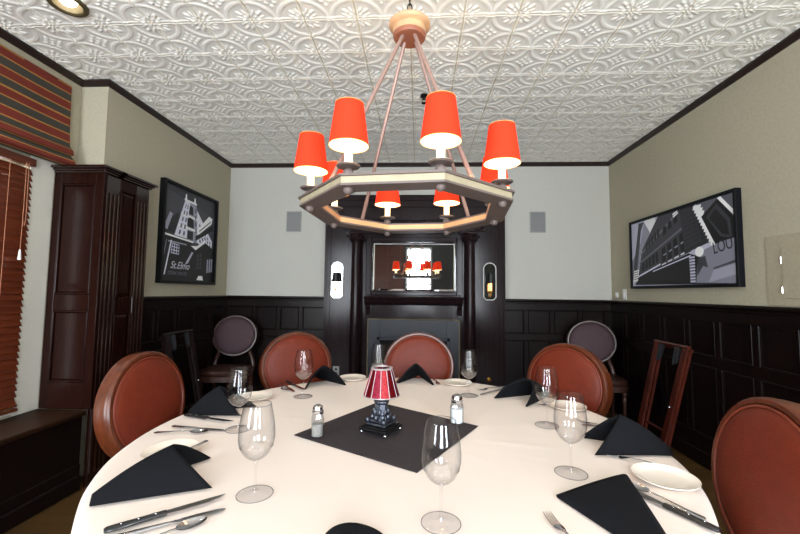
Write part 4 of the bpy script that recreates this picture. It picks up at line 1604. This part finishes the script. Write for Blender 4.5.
# ---- salt and pepper
def shaker(name, label, loc, fill, fm, scale=1.0, hscale=1.0):
    t = thing(name, label, 'shaker', loc)
    S = Matrix.Diagonal((scale, scale, hscale, 1))
    MB().lathe([(.0, .002), (.021, .002), (.0225, .006), (.0225, .07), (.019, .086), (.0165, .092)], 8, S, caps=False).build('jar', M['shaker_glass'], t, 20)
    MB().lathe([(0, .005), (.0195, .005), (.0195, fill), (0, fill + .003)], 16, S).build('contents', fm, t)
    mb = MB().lathe([(.0185, .088), (.020, .090), (.020, .098), (.0185, .1), (.0185, .108), (.016, .117), (.009, .122), (0, .1235)], 20, S)
    cap = mb.build('cap', M['chrome'], t, label='chrome cap')
    mb = MB()
    for k in range(6):
        a = 2 * PI * k / 6
        mb.ball((.008 * math.cos(a), .008 * math.sin(a), .1222), (.0014, .0014, .0008), 6, S)
    mb.build('holes', M['blackplastic'], cap)


shaker('pepper_shaker', 'glass pepper shaker with chrome cap at the left corner of the charcoal square', (-.388, 1.512, ZQ), .05, M['pepper'], 1.1, .99)
shaker('salt_shaker', 'glass salt shaker with chrome cap at the right corner of the charcoal square', (.167, 1.715, ZQ), .062, M['salt'], 1.3, .99)


# ---- wine glasses
def make_glass(label, loc):
    t = thing('wine_glass', label, 'wine glass', loc, 0, 'wine glasses on the table')
    mb = MB().lathe([(.0366, .245), (.0420, .222), (.0468, .195), (.0492, .170), (.0490, .150), (.0452, .130)], 48, caps=False)
    mb.lathe([(.0452, .130), (.0370, .113), (.0240, .100), (.0115, .0935), (.0050, .091)], 48, None, 1, caps=False)
    mb.lathe([(.0358, .245), (.0366, .2456)], 48, caps=False)
    b = mb.build('bowl', [M['glass'], M['bowl_base']], t, 60)
    rim = MB().tube([(.0364 * math.cos(a), .0364 * math.sin(a), .2452) for a in [2 * PI * k / 48 for k in range(48)]], .0008, 6, closed=True)
    rim.build('rim', M['edge_glass'], b)
    MB().lathe([(.0075, .0945), (.0042, .086), (.0034, .06), (.0036, .03), (.0050, .014), (.0085, .007)], 18, caps=False).build('stem', M['foot_glass'], t)
    mb = MB().lathe([(.0085, .007), (.020, .0042), (.040, .0022), (.0475, .0016), (.0490, .0010), (.0480, .0), (.0, .0)], 48, caps=False)
    ft = mb.build('foot', M['foot_glass'], t)
    MB().tube([(.0484 * math.cos(a), .0484 * math.sin(a), .0011) for a in [2 * PI * k / 48 for k in range(48)]], .0009, 6, closed=True).build('foot_rim', M['edge_glass'], ft)
    return t


gl = [(.058, .988, 'wine glass nearest the front edge, in front of the charcoal square'),
      (-.450, 1.087, 'wine glass on the left beside the steak knife tips of the front napkin'),
      (-.729, 1.571, 'wine glass beside the black napkin by the left chair'),
      (-.616, 2.078, 'wine glass in front of the chair below the left sconce'),
      (-.240, 2.370, 'wine glass partly hidden behind the red mosaic lamp'),
      (.279, 2.183, 'wine glass behind the salt shaker, right of the hearth chair'),
      (.553, 1.727, 'wine glass in front of the two-lobed napkin on the right'),
      (.483, 1.282, 'wine glass on the right between the two front napkins')]
g0 = None
for x, y, lb in gl:
    if g0 is None:
        g0 = make_glass(lb, (x, y, ZS))
    else:
        dup(g0, (x, y, ZS), random.uniform(0, 6), lb)


# ---- napkins folded as tents: apex, spine end towards the seat, two front lobes towards the centre
def napkin(label, A, S, L1, L2, bulge=.016, layers=2):
    A, S, L1, L2 = Vector(A), Vector((*S, .004)), Vector((*L1, .004)), Vector((*L2, .004))
    o0 = Vector(((S.x + L1.x + L2.x) / 3, (S.y + L1.y + L2.y) / 3, 0))
    A, S, L1, L2 = A - o0, S - o0, L1 - o0, L2 - o0
    mb = MB()
    nt_, nv = 18, 24

    def sheet(scale, off, flip):
        c = (S + L1 + L2 + A) / 4
        c.z = 0
        a, s, l1, l2 = [c + (p - c) * scale for p in (A, S, L1, L2)]
        up = Vector((0, 0, 1))

        def fn(u, v_):
            tt = u
            w = v_ * 2 - 1
            perp = (l1 - l2)
            perp.z = 0
            perp.normalize()
            ridge = a.lerp(s, tt)
            ridge.z = a.z + (.020 - a.z) * tt + .010 * math.sin(PI * tt)
            base = (l1 if w < 0 else l2).lerp(s + perp * (.024 if w < 0 else -.024), tt)
            aw = abs(w)
            sm = math.sqrt(aw * aw + .012) - math.sqrt(.012)
            sm /= (math.sqrt(1.012) - math.sqrt(.012))
            p = ridge.lerp(base, sm)
            other = (l2 if w < 0 else l1).lerp(s + perp * (-.024 if w < 0 else .024), tt)
            out = (base - other)
            out.z = 0
            if out.length > 1e-5:
                out.normalize()
            k = math.sin(PI * aw ** .9) * bulge * (1 - tt) ** .7
            p = p + out * k + up * k * .35
            # slight roll of the front hem
            if tt < .08:
                p += (s - a).normalized() * 0
            return (p.x, p.y, max(p.z, .0035) + off)
        mb.grid(fn, nt_, nv)
    for k in range(layers):
        sheet(1 - .045 * k, 0, False)
    ob = mb.build('napkin', M['napkin'], None, 70, recalc=False)
    m = ob.modifiers.new('cloth_thickness', 'SOLIDIFY')
    m.thickness = .007
    m.offset = 0
    ob.location = (o0.x, o0.y, ZS)
    tag(ob, label, 'napkin', 'folded black napkins on the table')
    return ob


H = lambda z: z - ZS
napkin('large black folded napkin at the front left of the table beside a steak knife', (-.746, 1.17, H(.846)), (-.855, 1.012), (-.582, 1.105), (-.690, 1.295), .018)
napkin('black folded napkin standing in front of the left chair beside its steak knife', (-.923, 1.79, H(.872)), (-1.035, 1.745), (-.790, 1.725), (-.78, 1.87), .010)
napkin('black folded napkin standing in front of the chair below the left sconce', (-.566, 2.32, H(.874)), (-.665, 2.49), (-.649, 2.224), (-.435, 2.34), .014)
napkin('black folded napkin standing in front of the hearth chair', (-.016, 2.45, H(.876)), (.0, 2.60), (-.130, 2.420), (.093, 2.392), .010)
napkin('black folded napkin with two open lobes in front of the plum chair', (.583, 2.11, H(.868)), (.715, 2.235), (.405, 2.125), (.535, 1.985), .030)
napkin('black folded napkin on the right side in front of the tray stand', (.741, 1.49, H(.879)), (.897, 1.462), (.617, 1.418), (.640, 1.590), .010)
napkin('black folded napkin lying low at the front right beside a fork', (.590, 1.20, H(.790)), (.535, .86), (.385, 1.130), (.645, 1.262), .008)
napkin('black napkin tip at the front edge, left of the front wine glass', (-.145, .895, H(.800)), (-.16, .68), (-.208, .920), (-.075, .920), .010)


# ---- bread plates
def make_plate(label, loc):
    t = tag(MB().lathe([(0, .003), (.045, .003), (.055, .0), (.058, .0), (.062, .004), (.085, .013), (.0885, .0155), (.0885, .0175), (.084, .0165), (.062, .0085), (.055, .007), (0, .007)], 56, caps=False)
            .build('bread_plate', M['china'], None, 50), label, 'plate', 'white bread plates')
    t.location = loc
    return t


PL = [(.750, 1.250, 'white bread plate on the right between fork and spoon'),
      (-.846, 1.324, 'white bread plate half hidden behind the large front left napkin'),
      (-.849, 2.010, 'white bread plate behind the wine glass by the left chair'),
      (-.423, 2.500, 'white bread plate right of the napkin below the left sconce'),
      (.239, 2.430, 'white bread plate right of the hearth chair napkin'),
      (.735, 1.985, 'white bread plate behind the wine glass in front of the plum chair')]
p0 = None
for x, y, lb in PL:
    if p0 is None:
        p0 = make_plate(lb, (x, y, ZS))
    else:
        q = p0.copy()
        COL.objects.link(q)
        q.location = (x, y, ZS)
        q['label'] = lb


# ---- cutlery, all along +x with the tip at +x
def bar(sections, seg=10):
    """flattened bar: sections of (x, half width, half thickness, z)"""
    v, f = [], []
    for x, w, th, z in sections:
        for k in range(seg):
            a = 2 * PI * k / seg
            v.append((x, math.cos(a) * w, z + math.sin(a) * th))
    n = len(sections)
    for i in range(n - 1):
        for k in range(seg):
            k2 = (k + 1) % seg
            f.append((i * seg + k, i * seg + k2, (i + 1) * seg + k2, (i + 1) * seg + k))
    f.append(tuple(range(seg))[::-1])
    f.append(tuple((n - 1) * seg + k for k in range(seg)))
    return v, f


def fork_mesh():
    mb = MB()
    mb.add(*bar([(-.105, .006, .0012, .0025), (-.100, .0095, .0018, .003), (-.06, .0075, .0018, .004), (0, .0038, .0018, .008), (.025, .0036, .0018, .009), (.035, .009, .0014, .007), (.048, .0125, .0012, .0045), (.060, .0125, .0011, .0035)]))
    for k in range(4):
        y = (k - 1.5) * .0066
        mb.add(*bar([(.056, .0022, .0010, .0036), (.075, .0020, .0010, .0036), (.095, .0016, .0009, .007), (.105, .0008, .0006, .0105)], 8), Matrix.Translation((0, y, 0)))
    return mb


def spoon_mesh():
    mb = MB()
    mb.add(*bar([(-.100, .006, .0012, .0025), (-.095, .0095, .0018, .003), (-.055, .0075, .0018, .004), (.0, .0038, .0018, .008), (.030, .0036, .0018, .0085), (.042, .006, .0012, .0070)]))

    def fn(u, v_):
        a = 2 * PI * v_
        r_ = u
        x = .072 + .034 * r_ * math.cos(a)
        y = .0205 * r_ * math.sin(a) * (1 - .12 * math.cos(a))
        return (x, y, .0015 + .0075 * r_ ** 2)
    mb.grid(fn, 8, 28)
    mb.grid(lambda u, v_: (fn(u, v_)[0], fn(u, v_)[1], fn(u, v_)[2] - .0012), 8, 28)
    return mb


def place(o, handle, tip, extra=0.0, z=0.0, L=None):
    d = Vector((tip[0] - handle[0], tip[1] - handle[1], 0)).normalized()
    c = Vector((tip[0], tip[1], 0)) - d * (L / 2)
    o.location = (c.x, c.y, ZS + z)
    o.rotation_euler = (0, 0, math.atan2(d.y, d.x))


first = {}


def cutlery(kind, label, handle, tip, z=0.0, pitch=0.0):
    group = {'fork': 'steel forks', 'spoon': 'steel spoons', 'table_knife': 'steel table knives', 'butter_knife': 'steel table knives', 'steak_knife': 'black handled steak knives'}[kind]
    L = {'fork': .21, 'spoon': .205, 'table_knife': .245, 'butter_knife': .17, 'steak_knife': .265}[kind]
    if kind in first:
        src = first[kind]
        o = dup(src, src.location, 0, label)
    elif kind == 'fork':
        o = fork_mesh().build('fork', M['steel'], None, 60)
    elif kind == 'spoon':
        o = spoon_mesh().build('spoon', M['steel'], None, 60)
    elif kind in ('table_knife', 'butter_knife'):
        s = 1 if kind == 'table_knife' else .69
        mb = MB()
        mb.add(*bar([(-.1225 * s, .007 * s, .002, .0035), (-.118 * s, .0095 * s, .0032, .004), (-.06 * s, .0085 * s, .0032, .004), (-.012 * s, .0060 * s, .0032, .004), (0, .0052 * s, .0024, .004), (.010 * s, .0085 * s, .0011, .004), (.06 * s, .0105 * s, .0009, .004), (.100 * s, .0095 * s, .0008, .004), (.116 * s, .0060 * s, .0007, .004), (.1225 * s, .0015, .0005, .004)]))
        o = mb.build(kind, M['steel'], None, 60)
    else:
        o = thing('steak_knife', label, 'knife')
        mb = MB()
        mb.add(*bar([(-.1325, .0075, .004, .0068), (-.128, .0110, .0058, .0068), (-.11, .0118, .0062, .0068), (-.06, .0098, .0062, .0068), (-.015, .0105, .0062, .0068), (-.008, .0105, .0058, .0068)], 12))
        hd = mb.build('handle', M['blackplastic'], o, 50, label='black handle')
        mb = MB()
        for x in (-.10, -.065, -.03):
            mb.lathe([(.0032, .0126), (.0030, .0134), (0, .0135)], 10, Matrix.Translation((x, 0, 0)))
        mb.build('rivet', M['steel'], hd)
        mb = MB()
        out = [(-.010, -.0075), (.02, -.010), (.08, -.0105), (.115, -.004), (.1325, .0085), (.10, .0105), (.04, .0100), (-.010, .0095)]
        mb.prism(out, .0058, .0076)
        for k in range(14):
            x = .022 + k * .0055
            mb.prism([(x, -.0100), (x + .00275, -.0117), (x + .0055, -.0100)], .0061, .0073)
        mb.build('blade', M['steel'], o, 30, label='serrated steel blade')
    first.setdefault(kind, o)
    tag(o, label, {'fork': 'fork', 'spoon': 'spoon'}.get(kind, 'knife'), group)
    place(o, handle, tip, 0, z, L)
    if pitch:
        o.rotation_euler = (0, pitch, o.rotation_euler.z)
    return o


cutlery('steak_knife', 'black handled steak knife at the front left below the large napkin', (-.720, .892), (-.519, 1.063))
cutlery('table_knife', 'steel table knife at the front left, between steak knife and spoon', (-.626, .913), (-.490, 1.005))
cutlery('spoon', 'steel spoon at the front left edge, nearest the camera', (-.618, .845), (-.516, .955))
cutlery('butter_knife', 'butter knife resting across the plate behind the large napkin', (-.757, 1.385), (-.80, 1.225), .019)
cutlery('steak_knife', 'black handled steak knife under the napkin by the left chair', (-1.045, 1.715), (-.785, 1.640))
cutlery('table_knife', 'steel table knife before the left chair, beside the spoon', (-1.005, 1.576), (-.765, 1.545))
cutlery('spoon', 'steel spoon before the left chair, nearer than its table knife', (-1.03, 1.505), (-.832, 1.523))
cutlery('steak_knife', 'black handled steak knife beside the napkin below the left sconce', (-.799, 2.372), (-.640, 2.190))
cutlery('table_knife', 'steel table knife left of the back left wine glass', (-.830, 2.350), (-.688, 2.155))
cutlery('spoon', 'steel spoon at the back left, outermost beside the table knife', (-.872, 2.335), (-.738, 2.180))
cutlery('table_knife', 'steel table knife left of the hearth chair napkin', (-.115, 2.600), (-.150, 2.365))
cutlery('spoon', 'steel spoon beside the knife left of the hearth chair napkin', (-.155, 2.585), (-.20, 2.39))
cutlery('fork', 'steel fork right of the hearth chair napkin', (.092, 2.590), (.130, 2.387))
cutlery('fork', 'steel fork left of the two-lobed napkin, beyond the table knife', (.520, 2.405), (.344, 2.289))
cutlery('table_knife', 'steel table knife left of the two-lobed napkin', (.518, 2.364), (.340, 2.191))
cutlery('fork', 'steel fork between the two-lobed napkin and the bread plate', (.787, 2.098), (.598, 2.012), .001)
cutlery('fork', 'steel fork behind the right side napkin, seen through the wine glass', (.850, 1.655), (.705, 1.800))
cutlery('table_knife', 'steel table knife behind the right side napkin', (.930, 1.720), (.700, 1.735))
cutlery('fork', 'steel fork tucked under the edge of the right bread plate', (.838, 1.328), (.655, 1.433))
cutlery('spoon', 'steel spoon at the front right between plate and steak knife', (.722, 1.048), (.622, 1.222))
cutlery('steak_knife', 'black handled steak knife at the front right beside the low napkin', (.712, 1.000), (.585, 1.220))
cutlery('fork', 'steel fork at the front right edge left of the low napkin', (.372, .834), (.329, 1.038))

# ------------------------------------------------------------------ light
world = bpy.data.worlds.new('World')
scene.world = world
world.use_nodes = True
wn = world.node_tree
bg = wn.nodes['Background']
bg.inputs['Color'].default_value = (.90, .95, 1.0, 1)
bg.inputs['Strength'].default_value = 5.0


def area(name, loc, rot, sx_, sy_, energy, color):
    L = bpy.data.lights.new(name, 'AREA')
    L.shape = 'RECTANGLE'
    L.size, L.size_y = sx_, sy_
    L.energy = energy
    L.color = color
    o = bpy.data.objects.new(name, L)
    COL.objects.link(o)
    o.location = loc
    o.rotation_euler = rot
    return o


for k, (x0, x1, z0, z1) in enumerate(RW):
    area('window_daylight', ((x0 + x1) / 2, YR - .16, (z0 + z1) / 2), (R(107), 0, 0), x1 - x0, z1 - z0, 112, (.86, .93, 1.0))  # tilted up to fill the ceiling; the last serves the added window
area('window_daylight', (XW - .18, 1.63, 1.34), (0, R(-90), 0), 1.5, 1.3, 45, (1.0, .95, .88))

# ------------------------------------------------------------------ camera
cam = bpy.data.cameras.new('camera')
cam.sensor_width = 36
cam.lens = 385.84 / 800 * 36
cam.clip_start = .02
co = bpy.data.objects.new('camera', cam)
COL.objects.link(co)
r_, u_, f_ = Vector((.99871, .04948, .01172)), Vector((-.00844, -.06601, .99778)), Vector((-.05015, .99659, .06551))
co.matrix_world = Matrix(((r_.x, u_.x, -f_.x, 0), (r_.y, u_.y, -f_.y, 0), (r_.z, u_.z, -f_.z, EYE), (0, 0, 0, 1)))
scene.camera = co

scene.view_settings.view_transform = 'Standard'
scene.view_settings.look = 'None'
scene.view_settings.exposure = 0.0
scene.cycles.transparent_max_bounces = 24
scene.cycles.max_bounces = 10
scene.cycles.diffuse_bounces = 5
scene.cycles.sample_clamp_indirect = 6
